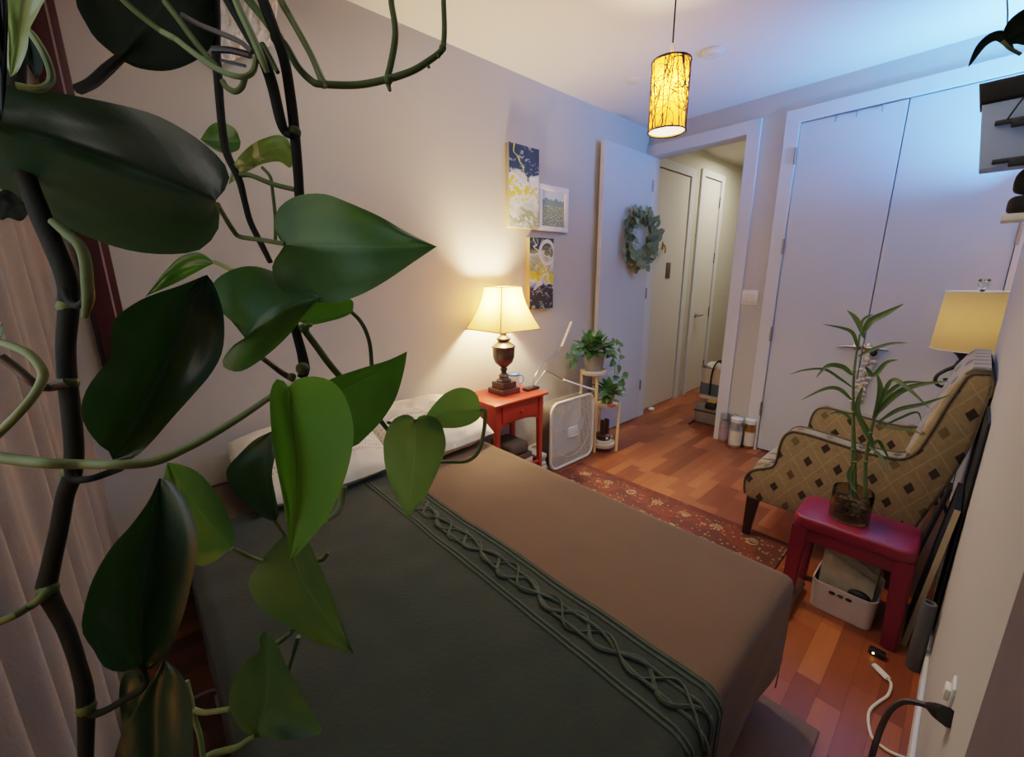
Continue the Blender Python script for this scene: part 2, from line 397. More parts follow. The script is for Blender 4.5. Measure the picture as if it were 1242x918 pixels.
M['leafM'] = leafmat('pothos_leaf_green', (26, 56, 20), (38, 72, 26), (66, 100, 50), (76, 130, 26), .32, rough=.45)
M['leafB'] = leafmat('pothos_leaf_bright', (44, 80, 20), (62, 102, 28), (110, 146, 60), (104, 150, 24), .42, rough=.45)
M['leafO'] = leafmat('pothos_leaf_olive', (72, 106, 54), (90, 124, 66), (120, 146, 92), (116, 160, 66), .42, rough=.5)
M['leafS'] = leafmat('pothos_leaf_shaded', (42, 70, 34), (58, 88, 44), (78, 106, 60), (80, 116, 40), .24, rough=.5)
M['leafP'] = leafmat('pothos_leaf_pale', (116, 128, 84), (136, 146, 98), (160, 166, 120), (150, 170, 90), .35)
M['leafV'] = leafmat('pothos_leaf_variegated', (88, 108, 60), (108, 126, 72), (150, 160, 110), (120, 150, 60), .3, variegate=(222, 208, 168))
M['houseleaf'] = leafmat('houseplant_leaf', (44, 84, 42), (84, 126, 66), (110, 146, 90), (110, 160, 60), .25)
M['bamboo'] = leafmat('lucky_bamboo_leaf', (40, 58, 26), (66, 84, 40), (90, 110, 60), (90, 130, 40), .25, rough=.55)
M['euca'] = leafmat('eucalyptus_leaf', (96, 108, 76), (132, 142, 104), (156, 162, 130), (130, 146, 116), .1, rough=.7)
M['stemD'] = mat('dark_vine_bark', (26, 27, 20), .8, var=.3, sc=60, bump=.2, spec=.15)
M['stemG'] = mat('green_vine', (104, 114, 66), .55, var=.2, sc=40, spec=.3)
M['stemM'] = mat('deep_green_vine', (78, 88, 46), .6, var=.3, sc=50, spec=.2)
M['stemB'] = mat('brownish_petiole', (72, 60, 46), .5, var=.3, sc=60)
M['stem2'] = mat('bamboo_cane', (70, 92, 48), .4, var=.25, sc=40)
M['cur'] = translucent('pale_linen_curtain', (154, 142, 130), (146, 130, 120), .12, .9, weave=260)
M['shadeL'] = translucent('cream_silk_lampshade', (200, 168, 118), (228, 182, 114), .28, .8)
M['shadeP'] = translucent('amber_paper_shade', (232, 158, 52), (244, 156, 48), .5, .7)
M['shadeR'] = translucent('mustard_linen_shade', (214, 192, 140), (228, 190, 116), .42, .85, weave=160)
M['trimL'] = mat('lampshade_braid', (170, 132, 84), .8)
M['wicker'] = mat('dark_wicker', (44, 30, 22), .6)
def emitmat(name, rgb, s):
    t = NT(name); e = t.n('ShaderNodeEmission'); t.put(e.inputs[0], t.mix(t.noise(3).outputs['Fac'], lin(rgb), lin(rgb))); e.inputs[1].default_value = s
    return t.done(e.outputs[0])
M['bulb'] = emitmat('lit_bulb', (255, 226, 170), 6.0)
M['bulb2'] = emitmat('lit_diffuser', (255, 236, 200), 3.0)
M['led'] = emitmat('amber_led', (255, 220, 130), 8.0)
M['bin'] = mat('white_bin_plastic', (206, 194, 188), .5)
M['paper'] = mat('tan_folded_cloth', (190, 180, 156), .95, var=.4, sc=20, bump=.4, bsc=60)
M['rim'] = mat('pale_cloth_edge', (206, 198, 170), .9)
M['pages'] = mat('stacked_pages', (206, 204, 196), .8, var=.2, sc=60)
M['greyplastic'] = translucent('frosted_grey_plastic', (186, 212, 242), (200, 214, 235), .45, .6)
M['camo'] = mat('dark_olive_cloth', (30, 26, 16), .95, var=.6, sc=30, bump=.3)
M['bluerim'] = mat('blue_enamel', (58, 124, 176), .3)
M['mugw'] = mat('white_glazed_ceramic', (222, 216, 206), .3)
M['grille'] = mat('white_fan_plastic', (222, 216, 204), .45)
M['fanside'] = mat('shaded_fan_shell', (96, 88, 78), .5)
M['beads'] = mat('pale_shell_beads', (206, 202, 196), .5, var=.3, sc=60)
M['bookred'] = mat('red_patterned_cloth', (150, 52, 38), .7, var=.6, sc=70)
M['bag'] = mat('brown_grey_felt', (84, 70, 56), .9, bump=.3)
M['tote1'] = mat('natural_canvas', (186, 170, 146), .9, bump=.2)
M['tote2'] = mat('slate_print', (78, 88, 98), .8)
M['label'] = mat('cream_paper_label', (222, 212, 186), .7, var=.25, sc=50)
M['lilac'] = mat('lilac_label', (170, 150, 156), .6, var=.2)
M['tin'] = mat('silver_foil', (190, 188, 184), .3, .8)
M['gold'] = mat('aged_gold_metal', (176, 136, 66), .35, .8)
M['crink'] = translucent('crinkled_pale_paper', (250, 246, 238), (240, 232, 220), .2, .7, weave=22)
M['soil'] = mat('dark_soil', (36, 28, 22), .95, bump=.6)
# ================================================================ THE SETTING
WT = .12                                   # wall thickness
b = NB(); box(b, (XL - .5, -.5, -.05), (.7, 7.4, 0)); struct('floor', b, M['floor'])
b = NB(); box(b, (XL - .12, -.5, ZC), (.4, YB + WT, ZC + .08)); struct('ceiling', b, M['ceil'])
b = NB(); box(b, (XL - .12, -.32, 0), (XL, YB, ZC)); struct('wall_left', b, M['wall'])
b = NB()                                   # back wall with doorway and closet opening
DX0, DX1, DH = -2.185, -1.40, 2.445        # doorway
KX0, KX1, KH = -1.055, .08, 2.445          # closet
box(b, (XL, YB, 0), (DX0 - .018, YB + WT, ZC)); box(b, (DX0 - .018, YB, DH + .018), (DX1 + .018, YB + WT, ZC)); box(b, (DX1 + .018, YB, 0), (KX0, YB + WT, ZC))
box(b, (KX0, YB, KH), (KX1, YB + WT, ZC)); box(b, (KX1, YB, 0), (.38, YB + WT, ZC)); struct('wall_back', b, M['wall'])
b = NB(); box(b, (XR, .70, 0), (XR + .1, 3.25, ZC)); struct('wall_right', b, M['wall'])
b = NB(); box(b, (.30, 3.25, 0), (.38, YB, 1.2)); box(b, (.30, 3.25, 2.5), (.38, YB, ZC)); box(b, (.30, 3.25, 1.2), (.38, 3.29, 2.5)); box(b, (.30, 3.66, 1.2), (.38, YB, 2.5)); box(b, (XR + .1, 3.15, 0), (.38, 3.25, ZC)); struct('wall_recess', b, M['wall'])
b = NB(); box(b, (.31, 3.29, 1.2), (.35, 3.32, 2.5)); box(b, (.31, 3.63, 1.2), (.35, 3.66, 2.5)); box(b, (.31, 3.32, 1.2), (.35, 3.63, 1.23)); box(b, (.31, 3.32, 2.47), (.35, 3.63, 2.5)); struct('window_2', b, M['trim'])
b = NB(); box(b, (.084, -.32, 0), (.2, .70, ZC)); struct('wall_right_near', b, mat('shadow_grey_wall', (96, 88, 90), .8))  # near stretch of right wall; its shadow is put into the dark grey
b = NB()                                   # window wall behind the camera
WX0, WX1, WZ0, WZ1 = -1.5, -.1, .95, 2.35
box(b, (XL, -.44, 0), (WX0, -.32, ZC)); box(b, (WX1, -.44, 0), (.2, -.32, ZC)); box(b, (WX0, -.44, 0), (WX1, -.32, WZ0)); box(b, (WX0, -.44, WZ1), (WX1, -.32, ZC))
struct('wall_window', b, M['wall'])
b = NB(); w = .05
for (p, q) in (((WX0, WZ0), (WX1, WZ0 + w)), ((WX0, WZ1 - w), (WX1, WZ1)), ((WX0, WZ0), (WX0 + w, WZ1)), ((WX1 - w, WZ0), (WX1, WZ1)), ((WX0, 1.6), (WX1, 1.65))):
    box(b, (p[0], -.42, p[1]), (q[0], -.36, q[1]), .004)
o = struct('window_1', b, M['trim'])
# closet interior, hall
b = NB(); box(b, (KX0 - .1, YB + WT + .5, 0), (KX1 + .1, YB + WT + .52, ZC)); struct('wall_closet', b, M['darkgap'])
HX = -2.27
b = NB(); box(b, (HX - .1, YB + WT, 0), (HX, 7.2, 2.7)); struct('wall_hall_left', b, M['hall'])
b = NB(); box(b, (-1.28, YB + WT, 0), (-1.2, 7.2, 2.7)); struct('wall_hall_right', b, M['hall'])
b = NB(); box(b, (HX - .1, 7.2, 0), (-1.1, 7.3, 2.7)); struct('wall_hall_end', b, M['hall'])
b = NB(); box(b, (HX - .1, YB + WT, 2.7), (-1.1, 7.3, 2.78)); struct('ceiling_hall', b, M['hall'])
# trims
def casing(name, x0, x1, h, y, w, wl=None):
    wl = w if wl is None else wl
    b = NB(); t = .022
    prism(b, [(x0 - wl, 0), (x0, 0), (x0, h), (x0 - wl, h + w)], 1, y - t, y)
    prism(b, [(x1 + w, 0), (x1, 0), (x1, h), (x1 + w, h + w)], 1, y - t, y)
    prism(b, [(x0 - wl, h + w), (x1 + w, h + w), (x1, h), (x0, h)], 1, y - t, y)
    return struct(name, b, M['trim'])
casing('trim_doorway', DX0, DX1, DH, YB, .092, .048)
casing('trim_closet', KX0, KX1, KH, YB, .088)
b = NB()                                    # door jamb lining
box(b, (DX1, YB - .002, 0), (DX1 + .018, YB + WT + .01, DH)); box(b, (DX0 - .018, YB - .002, 0), (DX0, YB + WT + .01, DH)); box(b, (DX0, YB - .002, DH), (DX1, YB + WT + .01, DH + .018))
box(b, (DX1 - .012, YB + .045, 0), (DX1, YB + .075, DH)); struct('trim_jamb', b, M['trim'])
b = NB(); box(b, (XL, -.32, 0), (XL + .014, YB - .02, .10), .004); struct('baseboard_left', b, M['trim'])
b = NB(); box(b, (XR - .012, .70, 0), (XR, 3.25, .085), .004); struct('baseboard_right', b, M['trim'])
b = NB(); box(b, (DX1 + .094, YB - .014, 0), (KX0 - .09, YB, .10), .004); struct('baseboard_back', b, M['trim'])
def lever(parent, c, dirx, ydir=-1):
    """rosette and lever handle on a plane of constant y"""
    b = NB(); c = Vector(c)
    lathe(b, [(.0, 0), (.026, 0), (.026, .008), (.012, .012), (.010, .04), (0, .04)], c, 20, Matrix.Rotation(PI / 2 * (1 if ydir < 0 else -1), 4, 'X'))
    y = c.y + ydir * .042
    tube(b, [(c.x - dirx * .004, y, c.z), (c.x + dirx * .04, y, c.z), (c.x + dirx * .085, y + .004, c.z - .003), (c.x + dirx * .11, y + .01, c.z - .006)], [.011, .011, .009, .008], 10)
    return obj('lever_handle', b, M['chrome'], parent)
# open bedroom door leaf
def leaf_door(name, x0, x1, y0, y1, z0, z1):
    b = NB(); box(b, (x0, y0, z0), (x1, y1, z1), .003); return struct(name, b, M['door'])
hinge = Vector((-2.165, 3.70)); free = Vector((-2.158, 2.955)); dv = (free - hinge).normalized(); nv = Vector((dv.y, -dv.x))
if nv.x > 0: nv = -nv
b = NB(); t = .038
prism(b, [tuple(hinge), tuple(free), tuple(free + nv * t), tuple(hinge + nv * t)], 2, .012, 2.44, .002, 1)
d1 = struct('door_1', b, M['door'])
for z in (.3, 1.2, 2.15):
    b = NB(); lathe(b, [(0, 0), (.007, 0), (.007, .1), (0, .1)], (hinge.x + .004, hinge.y + .004, z), 10); obj('hinge', b, M['hinge'], d1)
# closet leaves
mid = -.49
for k, (x0, x1, hx, hd, hdx) in enumerate(((KX0 + .004, mid - .003, KX0, -.545, -1), (mid + .003, KX1 - .004, KX1, -.44, 1))):
    b = NB(); box(b, (x0, YB - .006, .012), (x1, YB + .03, KH - .006), .002); d = struct('door_%d' % (2 + k), b, M['door'])
    for z in (2.228, 1.615, .965, .356):
        b = NB(); lathe(b, [(0, 0), (.008, 0), (.008, .11), (0, .11)], (hx, YB - .024 - .004, z - .055), 10); box(b, (hx - .004, YB - .024, z - .05), (hx + .004, YB - .004, z + .05)); obj('hinge', b, M['hinge'], d)
    h = P(1040 if k == 0 else 1053, 420 if k == 0 else 421, 1, YB - .006)
    lever(d, h, hdx)
b = NB(); box(b, (KX0, YB + .05, 0), (KX1, YB + .06, KH)); struct('trim_closet_stop', b, M['darkgap'])
# hall doors on the left hall wall
def hall_door(name, y0, y1, h, rec, hinge_y=None, handle=None, cas=.09):
    b = NB(); x = HX - rec
    box(b, (x - .03, y0, .012), (x + .004, y1, h), .002); d = struct(name, b, M['halldoor'])
    b = NB(); box(b, (HX + .0, y0 - .008, 0), (HX + .005, y0, h + .008)); box(b, (HX, y1, 0), (HX + .005, y1 + .008, h + .008)); box(b, (HX, y0 - .008, h), (HX + .005, y1 + .008, h + .008)); obj('door_gap', b, M['darkgap'], d)
    b = NB(); c = cas
    box(b, (HX, y0 - .01 - c, 0), (HX + .02, y0 - .01, h + c)); box(b, (HX, y1 + .01, 0), (HX + .02, y1 + .01 + c, h + c)); box(b, (HX, y0 - .01, h + .01), (HX + .02, y1 + .01, h + c)); obj('door_casing', b, M['trim'], d)
    if hinge_y:
        for z in (2.24, 1.615, .975, .3):
            b = NB(); box(b, (HX + .004, hinge_y - .012, z - .06), (HX + .014, hinge_y + .012, z + .06), .002); obj('hinge', b, M['iron'], d)
    if handle:
        b = NB(); y = handle; z = .95
        lathe(b, [(0, 0), (.024, 0), (.024, .01), (.01, .014), (.01, .045), (0, .045)], (HX + .006, y, z), 16, Matrix.Rotation(PI / 2, 4, 'Y'))
        tube(b, [(HX + .05, y, z), (HX + .052, y + .05, z), (HX + .05, y + .1, z)], .009, 8); obj('lever_handle', b, M['hinge'], d)
    return d
hall_door('door_4', 3.88, 4.61, 2.41, -.004)
hall_door('door_5', 4.94, 5.37, 2.46, -.004, 5.378, 5.02, .075)
b = NB(); box(b, (HX, 5.46, 0), (HX + .012, 7.2, .09)); struct('baseboard_hall', b, M['trim'])
# ================================================================ CAMERA
cam = bpy.data.cameras.new('camera'); co = bpy.data.objects.new('camera', cam); COL.objects.link(co)
R3 = CAM_R
co.matrix_world = Matrix(((R3[0][0], -R3[1][0], -R3[2][0], CAM.x), (R3[0][1], -R3[1][1], -R3[2][1], CAM.y), (R3[0][2], -R3[1][2], -R3[2][2], CAM.z), (0, 0, 0, 1)))
cam.sensor_fit = 'HORIZONTAL'; cam.sensor_width = 36; cam.lens = F / 1242 * 36; cam.clip_start = .01
S.camera = co
# ================================================================ CEILING FITTINGS
c = P(865, 62, 2, ZC); b = NB(); lathe(b, [(0, 0), (.06, 0), (.064, -.003), (.062, -.012), (.054, -.018), (.03, -.021), (.028, -.018), (0, -.018)], c, 32)
t = thing('smoke_detector', 'round white smoke detector on the ceiling to the right of the hanging lamp', 'smoke detector', c); obj('detector_body', b, M['white'], t)
b = NB(); lathe(b, [(0, -.019), (.02, -.019), (.02, -.022), (0, -.023)], c, 20); obj('sensor_cap', b, M['offwhite'], t)
c = P(770, 98, 2, ZC); b = NB(); lathe(b, [(0, -.006), (.046, -.006), (.05, -.004), (.052, 0), (0, 0)], c, 32)
tag(obj('ceiling_disc', b, M['offwhite']), 'small flat beige disc on the ceiling left of the hanging lamp', 'cover plate')
# pendant lamp
pc = Vector((-1.072, 1.921, 0)); zb, zt, R = 2.036, 2.308, .080
t = thing('pendant_lamp', 'lit amber cylinder pendant lamp wrapped in dark wicker, hanging from a cord', 'pendant lamp', (pc.x, pc.y, zb))
b = NB(); tube(b, [(pc.x, pc.y, ZC), (pc.x, pc.y, zt + .06)], .0035, 8, 1); tube(b, [(pc.x, pc.y, zt + .06), (pc.x, pc.y, zt - .05)], .003, 8, 1); obj('cord', b, M['stemD'], t)
b = NB(); lathe(b, [(0, 0), (.05, 0), (.05, -.02), (.01, -.03), (0, -.03)], (pc.x, pc.y, ZC), 24); obj('ceiling_cap', b, M['white'], t)
b = NB(); lathe(b, [(0, 0), (.009, 0), (.011, .02), (.008, .045), (.004, .055), (0, .055)], (pc.x, pc.y, zt + .015), 14); obj('cord_connector', b, M['white'], t)
b = NB(); lathe(b, [(R - .004, zb), (R - .004, zt)], (pc.x, pc.y, 0), 48, cap=False); sh = obj('lamp_shade', b, M['shadeP'], t)
b = NB(); rr = random.Random(3)
for k in range(120):
    a0 = rr.uniform(0, 2 * PI); z0 = rr.uniform(zb + .02, zt - .02); rad = rr.uniform(.025, .075); ph = rr.uniform(0, 6.28); sp = rr.uniform(2.2, 5)
    pts = []
    for i in range(9):
        an = ph + sp * i / 8; aa = a0 + rad * math.cos(an) / R; z = min(zt, max(zb, z0 + rad * math.sin(an)))
        pts.append((pc.x + R * math.cos(aa), pc.y + R * math.sin(aa), z))
    tube(b, pts, .0013, 5, 4)
for k in range(22):
    a0 = rr.uniform(0, 2 * PI); a1 = a0 + rr.uniform(-.9, .9)
    tube(b, [(pc.x + R * math.cos(a0 + (a1 - a0) * i / 5), pc.y + R * math.sin(a0 + (a1 - a0) * i / 5), zb + (zt - zb) * i / 5) for i in range(6)], .002, 5, 2)
for z in (zb, zt):
    for q in range(3):
        tube(b, [(pc.x + (R + .002 * nz(i, q, z * 9)) * math.cos(i / 24 * 2 * PI), pc.y + (R + .002 * q) * math.sin(i / 24 * 2 * PI), z + .004 * nz(i * .7, q * 3, z)) for i in range(25)], .003, 5, 2)
obj('wicker_wrap', b, M['wicker'], t)
b = NB(); lathe(b, [(0, zb + .006), (R - .006, zb + .004)], (pc.x, pc.y, 0), 40, cap=False); obj('diffuser', b, M['bulb2'], t)
# ================================================================ PICTURES
def canvas(name, label, cs, m, th, frame=None):
    """cs: four photo corners TL,TR,BR,BL on the left wall"""
    q = [P(x, y, 0, XL) for x, y in cs]
    y0, y1 = (q[0].y + q[3].y) / 2, (q[1].y + q[2].y) / 2; z1, z0 = (q[0].z + q[1].z) / 2, (q[2].z + q[3].z) / 2
    t = thing(name, label, 'picture' if frame else 'painting', (XL, (y0 + y1) / 2, z0))
    X = XL + th
    if frame:
        w = .035
        b = NB()
        for a, c in (((y0, z0), (y1, z0 + w)), ((y0, z1 - w), (y1, z1)), ((y0, z0 + w), (y0 + w, z1 - w)), ((y1 - w, z0 + w), (y1, z1 - w))): box(b, (XL - .002, a[0], a[1]), (X, c[0], c[1]), .003)
        obj('picture_frame', b, M['white'], t)
        y0 += w; y1 -= w; z0 += w; z1 -= w; X = XL + th * .4
        b = NB(); box(b, (XL + .002, y0, z0), (X - .001, y1, z1)); obj('backing', b, M['white'], t)
    else:
        b = NB(); box(b, (XL - .002, y0, z0), (X - .0005, y1, z1), .003); obj('stretcher', b, M['rawwood'], t)
    b = NB(); grid(b, lambda u, v: Vector((X + .0012, y0 + (y1 - y0) * u, z0 + (z1 - z0) * v)), 4, 8); obj('picture_sheet' if frame else 'painted_face', b, m, t)
canvas('abstract_canvas', 'tall poured-paint canvas in navy, white and yellow, highest of the three pictures', [(612, 175), (648.5, 181), (649.5, 277.5), (614, 277)], M['paint1'], .036)
canvas('framed_print', 'small white-framed print of a misty green meadow', [(650, 224), (686.5, 228.5), (686, 282), (651, 280.5)], M['meadow'], .028, True)
canvas('abstract_canvas', 'tall poured-paint canvas with pale green top and navy bottom, lowest picture beside the lampshade', [(636.5, 287), (667.5, 290.5), (666, 374), (639.5, 374)], M['paint2'], .036)
# tall dark red board at the left corner
y0, y1 = -.085, -.004
t = thing('red_board', 'tall narrow dark red board with a pale stripe on the wall behind the plant', 'board', (XL, -.045, 1.08))
b = NB(); box(b, (XL - .002, y0, 1.08), (XL + .03, y1, 2.5), .003); obj('panel', b, M['dkred'], t)
b = NB(); box(b, (XL + .03, y1 - .026, 1.085), (XL + .032, y1 - .02, 2.495)); obj('stripe', b, mat('pale_pink_stripe', (150, 126, 126), .6), t)
b = NB(); box(b, (XL + .001, y0 - .012, 1.06), (XL + .026, y0, 1.6), .002); obj('black_edge', b, M['black'], t)
# switch plate
t = thing('light_switch', 'white double rocker light switch on the wall between doorway and closet', 'light switch', (-1.248, YB, 1.18))
b = NB(); cbox(b, (-1.248, YB - .004, 1.236), (.118, .008, .118), .003); obj('switch_plate', b, M['white'], t)
for s in (-1, 1):
    b = NB(); cbox(b, (-1.248 + s * .024, YB - .010, 1.236), (.034, .008, .066), .002, rot('X', 4, (-1.248, YB - .01, 1.236))); obj('rocker', b, M['offwhite'], t)
b = NB(); lathe(b, [(0, 0), (.006, 0), (.004, .006), (0, .007)], (-1.224, YB, 1.478), 12, Matrix.Rotation(PI / 2, 4, 'X')); tag(obj('wall_tack', b, M['white']), 'tiny white tack in the wall above the light switch', 'tack')
# shell garland on the closet handle
h = P(1053, 421, 1, YB - .05)
t = thing('bead_garland', 'pale shell and bead garland hanging from the right closet handle', 'garland', h)
b = NB(); rr = random.Random(5)
for k in range(30):
    z = h.z - .05 - k * .0118; x = h.x + .02 + math.sin(k * 1.9) * .022 - k * .0012
    M4 = Matrix.Translation((x, h.y + .02 + .008 * math.cos(k), z)) @ Matrix.Diagonal((1.2, .8, .75, 1)); tt = bmesh.new(); bmesh.ops.create_icosphere(tt, subdivisions=2, radius=.0135 + .003 * rr.random()); merge(b, tt, M4)
obj('shells', b, M['beads'], t)
b = NB(); tube(b, [(h.x + .02, h.y - .004, h.z + .012), (h.x + .03, h.y - .006, h.z - .02), (h.x + .02, h.y + .01, h.z - .06), (h.x + .005, h.y + .02, h.z - .42)], .003, 6); obj('string', b, M['trimL'], t)
b = NB(); tt = bmesh.new(); bmesh.ops.create_icosphere(tt, subdivisions=2, radius=.022); merge(b, tt, Matrix.Translation((h.x + .032, h.y + .002, h.z - .035)) @ Matrix.Diagonal((1, .8, 1.2, 1))); obj('dark_tassel', b, M['black'], t)
# over-door hook rail
a = P(1010, 141, 1, YB - .025); e = P(1100, 121, 1, YB - .025)
b = NB(); tube(b, [(a.x, YB - .012, 2.44), (e.x, YB - .012, 2.444)], .003, 6, 1)
for f_ in (.05, .35, .7): 
    x = a.x + (e.x - a.x) * f_; tube(b, [(x, YB - .010, 2.44), (x, YB - .016, 2.42), (x, YB - .022, 2.40)], .004, 6, 2)
b2 = b; tag(obj('hook_rail', b2, M['hinge']), 'thin metal hook rail along the top of the left closet door', 'hook rail')
# ================================================================ BED
BX0, BX1, BY0, BY1, BZ = -2.20, -.245, .03, 1.415, .49
t = thing('bed', 'dark wooden full-size bed with its head against the left wall', 'bed', ((BX0 + BX1) / 2, (BY0 + BY1) / 2, 0))
b = NB(); box(b, (BX0, BY0 + .02, .23), (BX1 - .03, BY1 - .03, .475), .04, seg=3); obj('mattress', b, M['darkcloth'], t)
b = NB(); box(b, (BX0, BY0 + .01, .12), (BX1 - .05, BY0 + .04, .22), .004); box(b, (BX0, BY1 - .06, .12), (BX1 - .05, BY1 - .03, .22), .004); box(b, (BX1 - .08, BY0 + .03, .12), (BX1 - .05, BY1 - .04, .22), .004); box(b, (BX0, BY0 + .03, .2), (BX1 - .07, BY1 - .05, .235)); obj('bed_frame', b, M['midwood'], t)
for x in (BX0 + .03, BX1 - .09):
    for y in (BY0 + .05, BY1 - .09):
        b = NB(); box(b, (x - .025, y - .025, 0), (x + .025, y + .025, .2), .004); obj('leg', b, M['midwood'], t)
b = NB(); box(b, (XL + .016, BY0 - .02, .02), (BX0 - .002, BY1 - .02, .5), .006); obj('headboard', b, M['darkwood'], t)
# fitted cover: folded sheet with a rounded edge
def drape(x0, x1, y0, y1, z, hx0, hx1, hy0, hy1, nu, nv, r=.03, wob=.004, f=None):
    """sheet over a box; h* is how far it hangs past each edge (0: stops)"""
    Lx = (x1 - x0) + hx0 + hx1; Ly = (y1 - y0) + hy0 + hy1
    def prof(s, a, c):
        # returns coordinate, drop
        if s > c - r:
            q = s - (c - r)
            if q < r * PI / 2: return c - r + r * math.sin(q / r), r * (1 - math.cos(q / r))
            return c, r + (q - r * PI / 2)
        if s < a + r:
            q = (a + r) - s
            if q < r * PI / 2: return a + r - r * math.sin(q / r), r * (1 - math.cos(q / r))
            return a, r + (q - r * PI / 2)
        return s, 0
    def fn(u, v):
        sx = x0 - hx0 + u * Lx; sy = y0 - hy0 + v * Ly
        X, dx = prof(sx, x0 if hx0 else -99, x1 if hx1 else 99); Y, dy = prof(sy, y0 if hy0 else -99, y1 if hy1 else 99)
        dr = max(dx, dy) if min(dx, dy) < 1e-6 else math.sqrt(dx * dx + dy * dy)
        w = wob * nz(sx * 3.1, sy * 3.1, z * 7) + wob * .5 * nz(sx * 9, sy * 9, 1)
        o = Vector((X, Y, z - dr + (w if dr < .02 else 0)))
        if dr > .05:
            k = .012 * nz(sx * 5, sy * 5, dr * 3) * min(1, dr * 4)
            if dx > dy: o.x += k + .0 
            else: o.y += k
        return f(o, u, v, sx, sy, dr) if f else o
    return fn
b = NB()
def hemf(o, u, v, sx, sy, dr):
    return o
grid(b, drape(BX0, BX1, BY0, BY1, BZ + .008, 0, .31, .25, .30, 90, 90, f=hemf), 110, 100)
tag(obj('bedspread', b, M['brown']), 'plain brown cover smoothed over the mattress', 'bedspread')
# cable-knit throw
EY = .838
def thr(o, u, v, sx, sy, dr):
    if dr < .001: 
        o.y += .010 * nz(sx * 2.2, 4, 0) * max(0, v - .6) / .4
        o.z += .004
    return o
b = NB(); fn = drape(-1.80, BX1 + .012, BY0 - .012, EY, BZ + .02, 0, .26, .24, 0, 90, 90, r=.036, wob=.007, f=thr)
grid(b, fn, 120, 90)
tb = thing('knit_throw', 'dark green knitted throw with a cabled border over the near half of the bed', 'blanket', (-1.0, .4, BZ)); obj('knit_field', b, M['green'], tb)
# cable border: strands crossing over and under
b = NB(); Lx = (BX1 + .012 + 1.80) + .26; Ly = (EY - BY0 + .012) + .24
def onthrow(s, y, h):
    u = s / Lx; v = (y - (BY0 - .012 - .24)) / Ly
    p = fn(u, v); q = fn(min(1, u + .003), v); n_ = (q - p); n_ = Vector((-n_.z, 0, n_.x)).normalized()
    if n_.z < -.01: n_ = -n_
    if p.x > BX1 and n_.x < 0: n_ = -n_
    return p + n_ * h
cy = EY - .085; per = .27
for k in range(4):
    pts = []
    N = 150
    for i in range(N + 1):
        s = .30 + (Lx - .33) * i / N; ph = s / per * 2 * PI
        env = .5 + .5 * math.cos(ph)                      # 1: open eye, 0: lattice
        if k < 2: y = cy + (.034 * (1 - .4 * (1 - env))) * math.sin(ph / 2 + k * PI) * 1.1
        elif k < 4: y = cy + .036 * math.sin(ph / 2 * 3 + (k - 2) * PI) * (1 - .35 * env)
        else: y = cy + .022 * (1 - env) * math.sin(ph * 2.5 + (k - 4) * PI) + (k - 4.5) * .016
        hh = .004 + .003 * math.cos(ph * 1.5 + k * PI / 2)
        pts.append(onthrow(s, y, hh))
    tube(b, pts, .0056, 6, 1, flat=.6)
for yy in (EY - .010, EY - .026, EY - .146, EY - .160):
    tube(b, [onthrow(.05 + (Lx - .08) * i / 90, yy, -.0015) for i in range(91)], .0062, 6, 1)
obj('cable_border', b, M['cable'], tb)
# pillows
def pillow(label, c, hx, hy, th, tilt, seed, yaw=0):
    b = NB(); c = Vector(c); RM = Matrix.Rotation(math.radians(yaw), 4, 'Z') @ Matrix.Rotation(math.radians(tilt), 4, 'Y')
    def side(sg):
        def f(u, v):
            x = 2 * u - 1; y = 2 * v - 1
            e = max(0, (1 - abs(x) ** 3.2) * (1 - abs(y) ** 3.2)) ** .55
            pin = 1 - .06 * (abs(y) ** 2) ; pin2 = 1 - .07 * (abs(x) ** 2)
            w = .020 * nz(x * 3 + seed, y * 3, sg) + .010 * nz(x * 7, y * 6 + seed, sg)
            ruf = .007 * math.sin(x * 38 + 2 * nz(y * 4, x, seed)) * math.exp(-((x - .2) / .25) ** 2)
            return c + RM @ Vector((x * hx * pin, y * hy * pin2, sg * th * e + (w + ruf) * e))
        return f
    grid(b, side(1), 44, 50); grid(b, side(-1), 24, 28)
    bmesh.ops.remove_doubles(b, verts=b.verts[:], dist=1e-4)
    return tag(obj('pillow', b, M['pillow']), label, 'pillow', 'white eyelet pillows at the head of the bed')
pillow('white eyelet pillow nearest the curtain, half covered by the hanging leaves', (-1.94, .53, .630), .25, .305, .085, 17, 1, 0)
pillow('white eyelet pillow beside the red bedside table', (-1.94, 1.14, .624), .25, .300, .085, 16, 7, 2)
# ================================================================ BEDSIDE TABLE
NX0, NX1, NY0, NY1, NZ = -2.222, -1.862, 1.555, 2.03, .655
t = thing('bedside_table', 'small orange-red wooden bedside table with one drawer beside the bed', 'bedside table', ((NX0 + NX1) / 2, (NY0 + NY1) / 2, 0))
b = NB(); box(b, (NX0, NY0, NZ - .018), (NX1, NY1, NZ), .006); obj('tabletop', b, M['red'], t)
ap0, ap1 = NZ - .155, NZ - .018
for (x, y) in ((NX0 + .035, NY0 + .045), (NX0 + .035, NY1 - .045), (NX1 - .045, NY0 + .045), (NX1 - .045, NY1 - .045)):
    b = NB(); w0, w1 = .013, .019; tt = bmesh.new(); bmesh.ops.create_cube(tt, size=1)
    for v in tt.verts:
        w = w1 if v.co.z > 0 else w0; v.co = Vector((x + v.co.x * 2 * w, y + v.co.y * 2 * w, ap1 if v.co.z > 0 else 0))
    bmesh.ops.bevel(tt, geom=tt.edges[:], offset=.002, segments=2, affect='EDGES'); merge(b, tt); obj('leg', b, M['red'], t)
b = NB()
